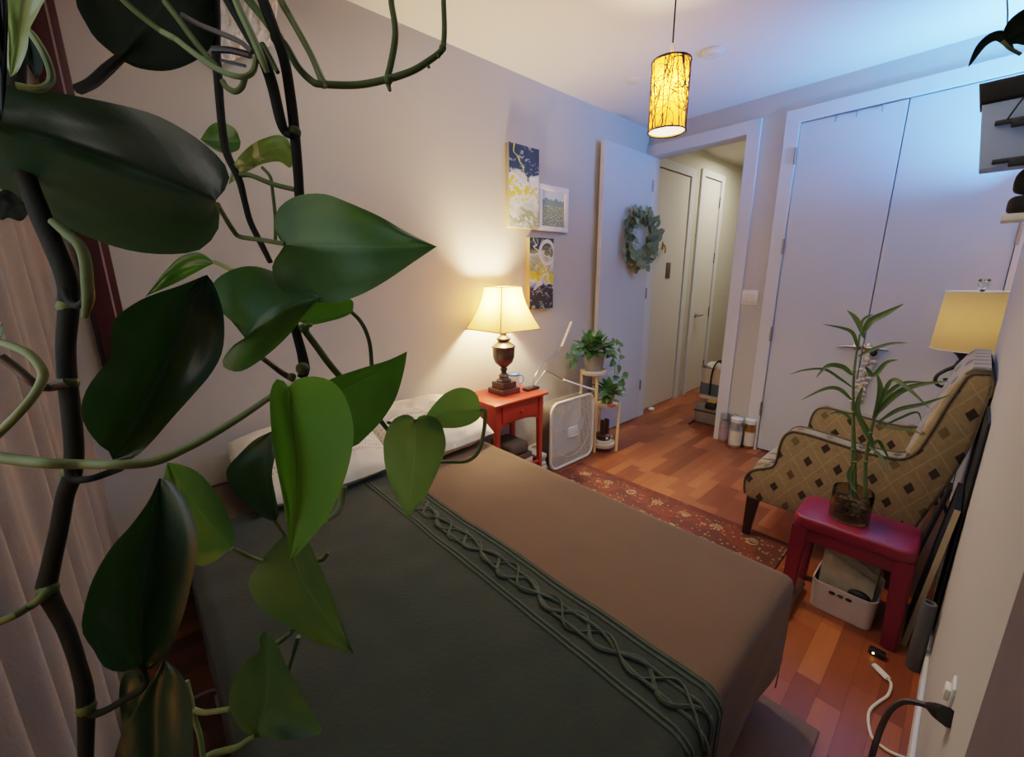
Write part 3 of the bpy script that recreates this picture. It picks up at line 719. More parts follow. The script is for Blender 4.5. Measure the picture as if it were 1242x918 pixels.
def arch(a, c, y_or_x, ax, th):
    pts = [(a, ap1), (c, ap1), (c, ap0 - .03)] + [(c - (c - a) * k / 12, ap0 - .03 + .035 * math.sin(PI * k / 12) ** .5) for k in range(1, 12)] + [(a, ap0 - .03)]
    prism(b, pts, ax, y_or_x, y_or_x + th)
arch(NX0 + .05, NX1 - .06, NY0 + .03, 1, .016); arch(NX0 + .05, NX1 - .06, NY1 - .046, 1, .016)
arch(NY0 + .06, NY1 - .06, NX1 - .052, 0, .014); arch(NY0 + .06, NY1 - .06, NX0 + .03, 0, .014); obj('apron', b, M['red'], t)
b = NB(); box(b, (NX1 - .042, NY0 + .085, ap0 + .012), (NX1 - .028, NY1 - .085, ap1 - .012), .003); dr = obj('drawer', b, M['red'], t)
b = NB(); lathe(b, [(0, 0), (.008, 0), (.007, .008), (.014, .018), (.012, .026), (0, .029)], (NX1 - .028, (NY0 + NY1) / 2, (ap0 + ap1) / 2), 18, Matrix.Rotation(PI / 2, 4, 'Y')); obj('knob', b, M['red'], dr)
b = NB(); box(b, (NX0 + .02, NY0 + .03, .15), (NX1 - .03, NY1 - .03, .166), .003); obj('shelf', b, M['red'], t)
SZ = .1665
# things on the lower shelf
b = NB(); box(b, (-2.16, 1.72, SZ), (-1.90, 1.92, SZ + .045), .006, rot('Z', 6, (-2, 1.82, 0))); t = thing('patterned_book', 'red patterned cloth-bound book on the bedside table shelf', 'book', (-2.03, 1.82, SZ)); obj('cover', b, M['bookred'], t)
b = NB(); box(b, (-2.15, 1.73, SZ + .006), (-1.895, 1.91, SZ + .039), .002, rot('Z', 6, (-2, 1.82, 0))); obj('pages', b, M['pages'], t)
b = NB(); box(b, (-2.15, 1.725, SZ + .046), (-1.905, 1.915, SZ + .078), .006, rot('Z', 3, (-2, 1.82, 0))); tag(obj('tan_book', b, M['bag']), 'slim tan-brown book lying on the red patterned book', 'book')
b = NB(); box(b, (-2.13, 1.715, SZ + .079), (-1.905, 1.895, SZ + .165), .03, None, 4); tag(obj('felt_pouch', b, M['bag']), 'plump dark brown felt pouch on top of the books under the table', 'pouch')
b = NB(); box(b, (-1.99, 1.925, SZ), (-1.905, 1.962, SZ + .03), .01); tag(obj('black_case', b, M['black']), 'small black case at the front of the bedside table shelf', 'case')
# ================================================================ BEDSIDE LAMP
lc = Vector((-2.06, 1.80, NZ))
t = thing('table_lamp', 'lit bedside lamp with dark urn base and cream bell shade', 'lamp', lc)
b = NB(); h = .078; cbox(b, (lc.x, lc.y, NZ + .019), (2 * h, 2 * h, .036), .004); cbox(b, (lc.x, lc.y, NZ + .058), (.118, .118, .042), .004); obj('plinth', b, M['bronze'], t)
b = NB(); z0 = NZ + .079
lathe(b, [(.0, 0), (.05, 0), (.05, .012), (.036, .018), (.03, .03), (.036, .04), (.03, .048), (.019, .056), (.017, .07), (.024, .078), (.024, .086), (.018, .094), (.034, .108), (.058, .13), (.071, .165), (.073, .205), (.073, .225), (.079, .23), (.079, .238), (.064, .248), (.044, .262), (.036, .27), (.046, .28), (.046, .29), (.034, .3), (.022, .308), (.02, .325), (0, .33)], (lc.x, lc.y, z0), 36)
obj('urn', b, M['bronze'], t)
zl = z0 + .33
b = NB(); tube(b, [(lc.x, lc.y, zl), (lc.x, lc.y, zl + .07)], .011, 12, 1); obj('socket', b, M['gold'], t)
b = NB(); tt = bmesh.new(); bmesh.ops.create_uvsphere(tt, u_segments=16, v_segments=12, radius=.03); merge(b, tt, Matrix.Translation((lc.x, lc.y, zl + .115)) @ Matrix.Diagonal((1, 1, 1.3, 1))); obj('bulb', b, M['bulb'], t)
zs0, zs1 = 1.085, 1.352; a0, a1 = .172, .086
def shade_pt(k, v):
    a = a1 + (a0 - a1) * ((1 - v) ** 1.55); z = zs0 + (zs1 - zs0) * v
    return a, z
b = NB(); cut = .012
def ringpts(v):
    a, z = shade_pt(0, v); c = cut
    out = []
    for (sx, sy) in ((1, -1), (1, 1), (-1, 1), (-1, -1)):
        nx, ny = -sy, sx
        p = Vector((lc.x + sx * a, lc.y + sy * a, z)); out.append(p)
    return out
rings = []
for j in range(15):
    R4 = ringpts(j / 14); full = []
    for k in range(4):
        p, q = R4[k], R4[(k + 1) % 4]
        for i in range(8): full.append(p.lerp(q, i / 8))
    rings.append([b.verts.new(p) for p in full])
for r0, r1 in zip(rings, rings[1:]):
    n_ = len(r0)
    for i in range(n_): b.faces.new((r0[i], r0[(i + 1) % n_], r1[(i + 1) % n_], r1[i]))
ls = obj('lamp_shade', b, M['shadeL'], t, auto=30)
b = NB()
for k in range(4): tube(b, [ringpts(j / 14)[k] for j in range(15)], .0032, 6, 1)
for v in (0, 1):
    R4 = ringpts(v)
    for k in range(4): tube(b, [R4[k], R4[(k + 1) % 4]], .0032, 6, 1)
obj('shade_trim', b, M['trimL'], ls)
# mug
mc = Vector((-2.14, 1.965, NZ)); t = thing('mug', 'white mug with a blue rim and blue handle behind the bedside lamp', 'mug', mc)
b = NB(); lathe(b, [(0, 0), (.034, 0), (.037, .004), (.039, .09), (.036, .09), (.034, .008), (0, .008)], mc, 28); obj('cup', b, M['mugw'], t)
b = NB(); lathe(b, [(.0392, .078), (.0398, .092), (.037, .094), (.0355, .09), (.0362, .08)], mc, 28, cap=False); obj('rim', b, M['bluerim'], t)
b = NB(); u = Vector((.35, .94, 0)).normalized()
tube(b, [mc + u * .038 + Vector((0, 0, .074)), mc + u * .064 + Vector((0, 0, .07)), mc + u * .072 + Vector((0, 0, .045)), mc + u * .062 + Vector((0, 0, .02)), mc + u * .037 + Vector((0, 0, .016))], .005, 8, 5); obj('handle', b, M['bluerim'], t)
# two-arm grow light
gc = P(651, 469, 2, NZ); gc.x = -1.985; gc.y = 1.99
t = thing('grow_light', 'white two-armed gooseneck grow light with a black base on the bedside table', 'grow light', (gc.x, gc.y, NZ))
b = NB(); cbox(b, (gc.x, gc.y - .01, NZ + .011), (.06, .115, .02), .005); obj('base', b, M['black'], t)
def arm(pts, bar):
    b = NB(); tube(b, pts, .0042, 8, 5); nk = obj('gooseneck', b, M['hinge'], t)
    b = NB(); tube(b, [bar[0], bar[1]], .011, 10, 1, flat=.6); br = obj('light_bar', b, M['white'], t)
    d = (bar[1] - bar[0]).normalized(); b = NB(); tube(b, [bar[0] + d * .02 + Vector((.006, -.004, 0)), bar[1] - d * .02 + Vector((.006, -.004, 0))], .006, 8, 1, flat=.5); obj('diode_strip', b, M['offwhite'], br)
XA = -2.02
arm([Vector((gc.x, gc.y, NZ + .02)), P(651, 452, 0, -1.99), P(662, 438, 0, XA), P(676, 429, 0, XA), P(681, 420, 0, XA)], [P(681, 420, 0, XA), P(693, 390, 0, XA)])
arm([Vector((gc.x, gc.y + .02, NZ + .02)), P(657, 456, 0, -1.99), P(662, 450, 0, -1.98), P(670, 453, 0, -1.96), P(683, 460.5, 0, -1.95)], [P(683, 460.5, 0, -1.95), P(723, 473.5, 0, -1.92)])
# ================================================================ BOX FAN
FX, FY0, FY1, FZ0, FZ1, FDp = -1.93, 2.128, 2.622, .012, .522, .115
t = thing('box_fan', 'white square box fan standing on the floor between table and plant stand', 'fan', (FX, (FY0 + FY1) / 2, 0))
def rrect(y0, y1, z0, z1, r, n=8):
    out = []
    for (cy_, cz_, a) in ((y1 - r, z1 - r, 0), (y0 + r, z1 - r, 90), (y0 + r, z0 + r, 180), (y1 - r, z0 + r, 270)):
        for k in range(n + 1):
            an = math.radians(a + 90 * k / n); out.append((cy_ + r * math.cos(an), cz_ + r * math.sin(an)))
    return out
fp = rrect(FY0, FY1, FZ0, FZ1, .075)
b = NB(); tube(b, [(FX, y, z) for y, z in fp] + [(FX,) + fp[0]], .011, 10, 1); obj('front_frame', b, M['grille'], t)
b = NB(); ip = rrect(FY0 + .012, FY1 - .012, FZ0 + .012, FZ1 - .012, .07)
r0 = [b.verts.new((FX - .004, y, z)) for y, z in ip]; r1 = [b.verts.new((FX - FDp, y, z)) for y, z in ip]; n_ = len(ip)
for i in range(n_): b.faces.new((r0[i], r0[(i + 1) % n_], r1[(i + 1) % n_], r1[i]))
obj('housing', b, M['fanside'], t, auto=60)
cy, cz = (FY0 + FY1) / 2, (FZ0 + FZ1) / 2
b = NB()
for X in (FX + .002, FX - FDp):
    for k in range(1, 38):                                   # vertical ribs
        y = FY0 + (FY1 - FY0) * k / 38; cbox(b, (X, y, cz), (.003, .0030, FZ1 - FZ0 - .02))
for k in range(1, 28):
    z = FZ0 + (FZ1 - FZ0) * k / 28; cbox(b, (FX + .002, cy, z), (.0026, FY1 - FY0 - .02, .0020))
gr = obj('grille', b, M['grille'], t, smooth=False)
b = NB()
for rr_ in (.2,): tube(b, [(FX + .003, cy + rr_ * math.cos(a / 40 * 2 * PI), cz + rr_ * math.sin(a / 40 * 2 * PI)) for a in range(41)], .0022, 6, 1)
obj('grille_rings', b, M['grille'], t)
b = NB(); cbox(b, (FX + .006, cy, cz), (.01, .115, .075), .012); obj('badge', b, M['white'], t)
b = NB()
for k in range(5):
    A = k * 2 * PI / 5
    def blade(u, v, A=A):
        r = .04 + .165 * u; a = A + (v - .5) * (1.0 - .25 * u); return Vector((FX - .055 + .05 * (v - .5), cy + r * math.cos(a), cz + r * math.sin(a)))
    grid(b, blade, 6, 6)
lathe(b, [(0, 0), (.045, 0), (.045, .04), (.03, .05), (0, .05)], (FX - .08, cy, cz), 20, Matrix.Rotation(PI / 2, 4, 'Y')); obj('fan_blades', b, M['greyplastic'], t)
for y in (FY0 + .06, FY1 - .06):
    b = NB(); box(b, (FX - FDp, y - .02, 0), (FX, y + .02, .02), .004); obj('foot', b, M['grille'], t)
# stacked magazines beside the fan
st = P(652, 545, 0, -1.98)
rr = random.Random(9)
for k in range(5):
    b = NB(); z = .002 + k * .0305; a = rr.uniform(-6, 6); box(b, (-2.16, 2.036, z), (-1.955 + rr.uniform(-.012, .012), 2.116, z + .030), .006, rot('Z', a * .15, (-2.1, 2.07, 0)))
    nm = ['lowest', 'second from the bottom', 'middle', 'second from the top', 'topmost'][k]
    tag(obj('magazine', b, M['pages']), 'pale magazine, %s in the stack between the bedside table and the fan' % nm, 'magazine', 'magazines stacked by the fan')
# ================================================================ PLANT STAND
t1 = P(720, 449, 0, -1.99); t2 = P(737, 489, 0, -1.93); t3 = P(731, 537, 0, -1.93)
t1.z -= .01
t = thing('plant_stand', 'three-tier plant stand with round white trays on pale wooden legs', 'plant stand', (-1.95, 2.8, 0))
def tray(c, r):
    b = NB(); lathe(b, [(0, -.02), (r * .94, -.02), (r, -.014), (r + .004, .016), (r, .018), (r - .004, .002), (0, 0)], c, 36); obj('tray', b, M['offwhite'], t)
tray(t1, .098); tray(t2, .094); tray(t3, .094)
def leg(x, y, z1, lean=(0, 0)):
    b = NB(); tube(b, [(x + lean[0], y + lean[1], 0), (x, y, z1)], .0125, 10, 1); obj('leg', b, M['wood'], t)
leg(t1.x - .065, t1.y - .068, t1.z + .012); leg(t1.x - .05, t1.y + .09, t1.z + .012); leg(t1.x + .045, t1.y - .012, t1.z - .022)
l4 = P(747, 547, 2, 0); leg(t2.x + .075, t2.y + .06, t2.z + .012, (l4.x - t2.x - .075, l4.y - t2.y - .06)); leg(t2.x - .09, t2.y + .02, t2.z + .01)
# foliage helpers
def leafblade(b, base, tip, up, w, cup=.15, droop=.2, nu=7, nv=4, heart=.0):
    base = Vector(base); tip = Vector(tip); ax = tip - base; L = ax.length
    if L < 1e-6: return
    ax.normalize(); sd = ax.cross(Vector(up))
    if sd.length < 1e-4: sd = ax.orthogonal()
    sd.normalize(); nm = sd.cross(ax)
    def f(u, v):
        s = 2 * v - 1; wid = w * (math.sin(PI * min(1, u * .94 + .06) ** (.62 if heart else .8)) ** .85) * (1 - .05 * u)
        bk = -heart * L * abs(s) * (1 - u) ** 3
        return base + ax * (u * L + bk) + sd * s * wid + nm * (cup * abs(s) * wid - droop * L * u * u)
    grid(b, f, nu, nv)
def bushy(name, c, r, zc, n, size, parent, mt, trail=(), seed=1, heart=.12):
    rr = random.Random(seed); b = NB(); bs = NB()
    c = Vector(c)
    for k in range(n):
        a = rr.uniform(0, 2 * PI); e = rr.uniform(-.25, 1.35); d = Vector((math.cos(a) * math.cos(e), math.sin(a) * math.cos(e), math.sin(e) * zc))
        p = c + d * r * rr.uniform(.55, 1.0); o = (d + Vector((rr.uniform(-.5, .5), rr.uniform(-.5, .5), rr.uniform(-.6, .2)))).normalized()
        s = size * rr.uniform(.75, 1.2); leafblade(b, p, p + o * s, (rr.uniform(-.3, .3), rr.uniform(-.3, .3), 1), s * .36, heart=heart)
        tube(bs, [c + Vector((rr.uniform(-.02, .02), rr.uniform(-.02, .02), -.01)), c.lerp(p, .6) + Vector((0, 0, .02)), p], .0016, 4, 3)
    for path in trail:
        pts = spline(path, 5); tube(bs, pts, .002, 5, 1)
        for i, p in enumerate(pts):
            if i % 2: continue
            o = Vector((rr.uniform(-1, 1), rr.uniform(-1, 1), rr.uniform(-.7, .2))).normalized(); o.x = abs(o.x) * .8; s = size * rr.uniform(.7, 1.0)
            leafblade(b, p, p + o * s, (1, 0, .6), s * .38, heart=heart)
    obj('foliage', b, mt, parent, auto=180); obj('stems', bs, M['stemG'], parent)
pz = t1.z + .002
t = thing('potted_pothos', 'bushy trailing green pothos in a grey pot on the top tray of the plant stand', 'potted plant', (t1.x, t1.y, pz))
b = NB(); lathe(b, [(0, 0), (.062, 0), (.066, .004), (.088, .145), (.09, .15), (.084, .15), (.08, .13), (0, .13)], (t1.x, t1.y, pz), 32); obj('pot', b, M['greypot'], t)
b = NB(); lathe(b, [(0, .132), (.08, .131)], (t1.x, t1.y, pz), 24, cap=False); obj('soil', b, M['soil'], t)
cc = Vector((t1.x, t1.y, pz + .15))
bushy('f', cc + Vector((0, 0, .02)), .13, .9, 110, .075, t, M['houseleaf'], [
    [cc + Vector((.05, .06, .02)), P(742, 428, 0, t1.x + .06), P(746, 445, 0, t1.x + .07), P(744, 462, 0, t1.x + .07), P(742, 474, 0, t1.x + .07)],
    [cc + Vector((.02, .08, .03)), P(748, 412, 0, t1.x + .03), P(752, 425, 0, t1.x + .05), P(750, 448, 0, t1.x + .05)],
    [cc + Vector((.06, -.06, 0)), P(703, 425, 0, t1.x + .05), P(695, 436, 0, t1.x + .05), P(694, 442, 0, t1.x + .05)],
    [cc + Vector((0, -.08, .02)), P(700, 418, 0, t1.x + .03), P(690, 430, 0, t1.x + .03)]], 11)
pz2 = t2.z + .002
t = thing('small_potted_plant', 'small light-green plant in a clay pot on the middle tray of the plant stand', 'potted plant', (t2.x, t2.y, pz2))
b = NB(); lathe(b, [(0, 0), (.04, 0), (.052, .07), (.055, .075), (.049, .075), (.046, .06), (0, .06)], (t2.x, t2.y, pz2), 24); obj('pot', b, mat('pale_clay', (190, 150, 122), .8), t)
b = NB(); lathe(b, [(0, .062), (.046, .061)], (t2.x, t2.y, pz2), 20, cap=False); obj('soil', b, M['soil'], t)
bushy('f', (t2.x, t2.y, pz2 + .08), .095, .9, 46, .075, t, M['houseleaf'], [[Vector((t2.x + .04, t2.y + .03, pz2 + .1)), P(756, 455, 0, t2.x + .05), P(757, 470, 0, t2.x + .06)]], 23)
b = NB(); cbox(b, (t2.x + .075, t2.y - .055, t2.z + .010), (.05, .06, .015), .005); tag(obj('plant_tag', b, M['bookred']), 'small dark red tin lying on the middle tray of the plant stand', 'tin')
# brown ornament on the lowest tray
t = thing('brown_ornament', 'dark brown arched ornament with white bands on the lowest tray of the plant stand', 'ornament', (t3.x, t3.y, t3.z))
b = NB(); c = t3 + Vector((0, 0, .001)); lathe(b, [(0, .034), (.05, .034), (.066, .05), (.066, .078), (.055, .086), (0, .088)], c, 28); obj('bowl', b, M['brownthing'], t)
b = NB(); lathe(b, [(0, 0), (.056, 0), (.066, .01), (.068, .032), (.06, .036), (0, .036)], c, 28); obj('white_base', b, M['mugw'], t)
for s in (-1, 1):
    b = NB(); q = c + Vector((.012, s * .026, .082)); pts = [(q.x, q.y - .012, q.z), (q.x, q.y - .014, q.z + .1), (q.x, q.y - .006, q.z + .128), (q.x, q.y + .006, q.z + .128), (q.x, q.y + .014, q.z + .1), (q.x, q.y + .012, q.z)]
    prism(b, [(p[1], p[2]) for p in pts], 0, q.x - .02, q.x + .02, .005); obj('arch', b, M['brownthing'], t)
    b = NB(); cbox(b, (c.x + .06, c.y + s * .03, c.z + .064), (.012, .024, .02), .004); obj('white_patch', b, M['mugw'], t)
# ================================================================ WREATH
w0 = P(772, 289, 0, -2.155)
RW = .265
t = thing('eucalyptus_wreath', 'grey-green eucalyptus wreath hung on the open white door', 'wreath', w0)
b = NB(); tube(b, [(w0.x + .02, w0.y + RW * .72 * math.cos(a / 30 * 2 * PI), w0.z + RW * .72 * math.sin(a / 30 * 2 * PI)) for a in range(31)], .009, 6, 1); obj('twig_ring', b, M['stemB'], t)
b = NB(); rr = random.Random(31)
for k in range(230):
    a = rr.uniform(0, 2 * PI); r = RW * (.72 + rr.gauss(0, .15)); p = Vector((w0.x + .022 + rr.uniform(-.012, .05), w0.y + r * math.cos(a), w0.z + r * math.sin(a)))
    d = Vector((rr.uniform(-.05, .8), math.cos(a + .9) + rr.uniform(-.8, .8), math.sin(a + .9) + rr.uniform(-.8, .8))).normalized()
    if p.x + d.x * .06 < w0.x + .008: d.x = abs(d.x)
    s = rr.uniform(.05, .08); leafblade(b, p, p + d * s, (1, rr.uniform(-.4, .4), rr.uniform(-.4, .4)), s * .46, cup=.1, droop=.05, nu=6, nv=4)
obj('leaves', b, M['euca'], t, auto=180)
# ================================================================ HALL THINGS
pq = P(810, 328, 0, HX + .008); b = NB(); cbox(b, (HX + .010, pq.y, pq.z), (.012, .085, .16), .004); tag(obj('door_plaque', b, mat('purple_brown_plaque', (86, 66, 66), .5)), 'small dark rectangular plaque on the hall door', 'plaque')
ho = P(805, 299, 0, HX + .02); t = thing('brass_hook', 'brass coat hook just past the wreath on the hall door', 'hook', ho)
b = NB(); box(b, (HX + .006, ho.y - .012, ho.z - .03), (HX + .014, ho.y + .012, ho.z + .05), .003); obj('hook_plate', b, M['gold'], t)
b = NB(); tube(b, [(HX + .014, ho.y, ho.z + .02), (HX + .035, ho.y, ho.z + .0), (HX + .04, ho.y, ho.z - .05), (HX + .03, ho.y, ho.z - .06)], .009, 8, 4); obj('hook_arm', b, M['gold'], t)
ds = P(787, 495, 2, .012); b = NB(); lathe(b, [(0, 0), (.03, 0), (.034, .008), (.03, .02), (.018, .026), (0, .027)], (ds.x + .03, ds.y, 0), 20); tag(obj('door_stop', b, M['white']), 'small white door stop on the floor by the open door', 'door stop')
# hall bags
t = thing('storage_bag', 'grey zip storage bag on the hall floor under the canvas tote', 'bag', (-1.55, 4.12, 0))
b = NB(); box(b, (-1.72, 3.98, .0), (-1.30, 4.3, .19), .03, None, 4); obj('bag_body', b, mat('grey_woven_bag', (120, 112, 104), .85, bump=.4), t)
b = NB(); box(b, (-1.724, 3.99, .128), (-1.31, 3.976, .140), .002); obj('zip', b, M['black'], t)
b = NB(); box(b, (-1.62, 3.965, .165), (-1.52, 4.06, .225), .015); obj('black_flap', b, M['black'], t)
b = NB(); box(b, (-1.61, 4.0, .226), (-1.53, 4.05, .25), .006); obj('yellow_tag', b, mat('yellow_tag', (200, 170, 80), .6), t)
t = thing('canvas_tote', 'natural canvas tote with slate band and black straps, on the grey hall bag', 'bag', (-1.53, 4.15, .25))
b = NB()
def tote(u, v):
    a = u * 2 * PI; r = 1 - .06 * math.sin(v * 3); x = -1.53 + .19 * max(-1, min(1, 1.25 * math.cos(a))) * r; y = 4.15 + .13 * max(-1, min(1, 1.25 * math.sin(a))) * r
    return Vector((x + .012 * nz(x * 9, y * 9, v * 3), y + .012 * nz(x * 7, y * 9, v * 4 + 5), .252 + .30 * v + .02 * nz(a, v, 1)))
grid(b, tote, 48, 12, close_u=True); obj('tote_body', b, M['tote1'], t)
b = NB(); grid(b, lambda u, v: tote(u, .12 + v * .38) + Vector((.004 * math.cos(u * 2 * PI), .004 * math.sin(u * 2 * PI), 0)), 48, 6, close_u=True); obj('slate_band', b, M['tote2'], t)
for x in (-1.60, -1.47):
    b = NB(); tube(b, [(x, 4.012, .3), (x, 4.01, .45), (x + .01, 4.015, .56), (x + .03, 4.06, .62), (x + .05, 4.15, .60)], .016, 8, 4, flat=.35); obj('strap', b, M['black'], t)
b = NB()
def bundle(u, v):
    a = u * 2 * PI; r = math.sin(PI * (.02 + .96 * v)); return Vector((-1.55 + .17 * r * math.cos(a), 4.14 + .1 * r * math.sin(a), .525 + .07 * (1 - math.cos(PI * v)) * .5 + .02 * nz(a * 2, v * 5, 3)))
grid(b, bundle, 36, 10, close_u=True); tag(obj('white_cloth', b, M['pillow']), 'crumpled white and black cloth spilling from the canvas tote', 'cloth')
u0 = P(836, 514, 2, .012); u1 = P(845, 507, 2, .012); b = NB(); tube(b, [u0, u1], [.008, .012], 8, 1); tag(obj('wooden_stick', b, M['darkwood']), 'short dark stick on the hall floor in front of the bags', 'stick')
# cans by the door casing
def jar(label, name, x, y, r, h, mbody, mlab, mlid, lidh=.03, neck=.75, sq=False):
    t = thing(name, label, 'jar', (x, y, 0), 'jars by the door casing'); n_ = 24
    b = NB(); prof = [(0, 0), (r * .9, 0), (r, .008), (r, h * .82), (r * neck, h * .92), (r * neck, h)]
    lathe(b, prof + [(0, h)], (x, y, 0), n_); obj('jar_body', b, mbody, t)
    if mlab:
        b = NB(); a = math.radians(-70); pts = []
        grid(b, lambda u, v: Vector((x + (r + .0015) * math.cos(a + (u - .5) * 1.9), y + (r + .0015) * math.sin(a + (u - .5) * 1.9), h * (.14 + .55 * v))), 14, 4); obj('label', b, mlab, t)
    if mlid:
        b = NB(); lathe(b, [(0, h), (r * neck + .004, h), (r * neck + .004, h + lidh), (r * neck - .004, h + lidh + .004), (0, h + lidh + .004)], (x, y, 0), n_); obj('lid', b, mlid, t)
c1 = P(874, 536, 2, 0); c2 = P(887, 544, 2, 0); c3 = P(906, 545, 2, 0)
jar('lilac-labelled can with a clear top, leftmost of the jars by the door casing', 'lilac_can', c1.x, c1.y + .05, .042, .20, M['tin'], M['lilac'], M['glass'], .05, .9)
jar('large silver jar with cream label and white lid, beside the amber jar', 'silver_jar', c2.x, c2.y + .055, .052, .225, M['tin'], M['label'], M['white'], .03, .8)
jar('amber jar with cream label and white lid, rightmost of the jars by the casing', 'amber_jar', c3.x - .01, c3.y + .045, .044, .215, M['gold'], M['label'], M['white'], .035, .9)
jar('plain foil-topped can standing behind the silver jar by the door casing', 'foil_can', c2.x - .045, c2.y + .122, .026, .24, M['tin'], None, M['tin'], .02, .8)
# ================================================================ RUGS
b = NB(); box(b, (-1.885, .55, 0.0005), (-.46, 2.43, .010), .003); tag(obj('persian_rug', b, M['rug']), 'red floral persian rug reaching out from under the bed', 'rug')
b = NB(); box(b, (-.62, .5, .0005), (-.115, 1.405, .012), .004); tag(obj('floor_mat', b, M['greymat']), 'plain mauve-grey mat on the floor at the foot of the bed', 'mat')
# ================================================================ ARMCHAIR
CY0, CY1 = 2.335, 3.0
px = lambda x, y: (lambda p: (p.x, p.z))(P(x, y, 1, CY0))
t = thing('armchair', 'beige armchair woven with dark diamonds, its back against the right wall', 'armchair', (-.3, (CY0 + CY1) / 2, 0))
def sm(poly, n=4):
    return [(p.x, p.y) for p in spline([Vector((a, c, 0)) for a, c in poly], n)]
armtop = sm([px(903, 598), px(902.5, 588), px(905, 577), px(914, 570), px(930, 567.5), px(938, 565), px(942, 556), px(945, 543), px(949, 532), px(956, 525), px(968, 524), px(1000, 533), px(1050, 549), px(1085, 556), px(1100, 555), px(1115, 545), px(1132, 520), px(1150, 490)])
backside = [px(1172, 458), px(1180, 453), px(1203, 454), px(1207, 466), px(1208, 483)]
rear = [px(1180, 540), px(1150, 590), px(1112, 640)]
zb_ = .235
xf = px(903, 598)[0]; xr = px(1112, 640)[0]
clampx = lambda L: [(min(x, XR - .006), z) for x, z in L]
side = clampx(armtop + backside + rear) + [(xr - .02, zb_), (xf + .02, zb_)]
arm_only = [p for p in clampx(armtop)]
def side_panel(y0, y1):
    b = NB(); prism(b, side, 1, y0, y1, .014); boxuv(b); return obj('side_panel', b, M['fab1'], t)
sp1 = side_panel(CY0, CY0 + .10); sp2 = side_panel(CY1 - .10, CY1)
for y, par in ((CY0 + .002, sp1), (CY1 - .098, sp2), (CY0 + .098, sp1)):
    b = NB(); tube(b, [(x, y, z) for x, z in clampx(armtop + backside)], .0055, 6, 1); obj('piping', b, M['piping'], par)
# pale arm-top cloth strip follows the arm
# seat
zs = .415; xs = px(905, 580)[0]
seatp = sm([(xs + .05, zb_ + .01), (xs + .005, .26), (xs - .006, .33), (xs + .012, .395), (xs + .06, .43), (-.3, .445), (-.04, .43)]) + [(-.02, zb_ + .01)]
b = NB(); prism(b, seatp, 1, CY0 + .085, CY1 - .085, .01); boxuv(b); obj('seat', b, M['fab2'], t)
# back
fb = clampx([px(1100, 548), px(1125, 512), px(1150, 472), px(1171, 452)]); 
bk = fb + [(px(1180, 447)[0], px(1180, 447)[1]), (min(px(1203, 448)[0], XR - .007), px(1203, 448)[1]), (min(px(1208, 470)[0], XR - .006), px(1208, 470)[1])] + clampx(rear) + [(xr - .02, .3), (fb[0][0] - .06, .36)]
b = NB(); prism(b, bk, 1, CY0 + .012, CY1 - .012, .012); boxuv(b)
me = obj('backrest', b, M['fab2'], t)
for (x, y, lx, ly) in ((-.655, CY0 + .04, -.012, -.01), (-.655, CY1 - .04, -.012, .01), (-.09, CY0 + .06, .03, 0), (-.09, CY1 - .06, .03, 0)):
    b = NB(); tt = bmesh.new(); bmesh.ops.create_cube(tt, size=1)
    for v in tt.verts:
        top = v.co.z > 0; w = .028 if top else .017; v.co = Vector((x + v.co.x * 2 * w + (0 if top else lx), y + v.co.y * 2 * w + (0 if top else ly), .24 if top else (.0115 if (x < -.4 and y < 2.5) else .0)))
    bmesh.ops.bevel(tt, geom=tt.edges[:], offset=.003, segments=2, affect='EDGES'); merge(b, tt); obj('leg', b, M['darkwood'], t)
# ================================================================ DRUM LAMP behind the chair
LY = 3.42; lb = P(1177, 424, 1, LY); lt = P(1188, 353, 1, LY); lx = (lb.x + lt.x) / 2 + .0; z0, z1 = 1.0, 1.315; rb, rt = .153, .138
t = thing('scroll_lamp', 'lamp with a mustard drum shade on scrolled dark iron legs behind the armchair', 'lamp', (lx, LY, 0))
b = NB(); lathe(b, [(rb, z0), (rt, z1)], (lx, LY, 0), 48, cap=False); s_ = obj('lamp_shade', b, M['shadeR'], t)
b = NB()
for r, z in ((rb, z0), (rt, z1)):
    b = NB(); tube(b, [(lx + r * math.cos(a / 40 * 2 * PI), LY + r * math.sin(a / 40 * 2 * PI), z) for a in range(41)], .003, 6, 1); obj('shade_rim', b, M['white'], s_)
b = NB(); lathe(b, [(0, z0 - .03), (.05, z0 - .028), (.055, z0 - .015), (.03, z0 - .05), (.026, z0 - .06), (.03, z0 - .07), (0, z0 - .075)][::-1], (lx, LY, 0), 24); tube(b, [(lx, LY, z0 - .03), (lx, LY, z1 + .01)], .006, 8, 1); obj('stem', b, M['iron'], t)
for k in range(3):
    a = math.radians(200 + 120 * k); d = Vector((math.cos(a), math.sin(a), 0)); c = Vector((lx, LY, 0))
    pts = [c + d * r + Vector((0, 0, z)) for r, z in ((.02, z0 - .07), (.034, z0 - .10), (.07, z0 - .125), (.10, z0 - .16), (.10, z0 - .20), (.07, z0 - .22), (.045, z0 - .20), (.055, z0 - .175), (.07, z0 - .18))]
    b = NB(); tube(b, pts, [.012, .012, .010, .009, .009, .008, .007, .006, .008], 8, 5)
    pts2 = [c + d * r + Vector((0, 0, z)) for r, z in ((.02, z0 - .08), (.02, z0 - .25), (.03, .62), (.03, .3), (.06, .12), (.13, .02), (.15, .012), (.15, .03))]
    tube(b, pts2, [.012, .011, .010, .010, .010, .011, .011, .006], 8, 4); obj('scroll_leg', b, M['iron'], t)
b = NB(); lathe(b, [(0, 0), (.012, 0), (.010, .012), (.02, .022), (.024, .036), (.018, .046), (.026, .052), (.02, .064), (0, .066)], (lx, LY, z1 + .002), 16); obj('finial', b, M['glass'], t)
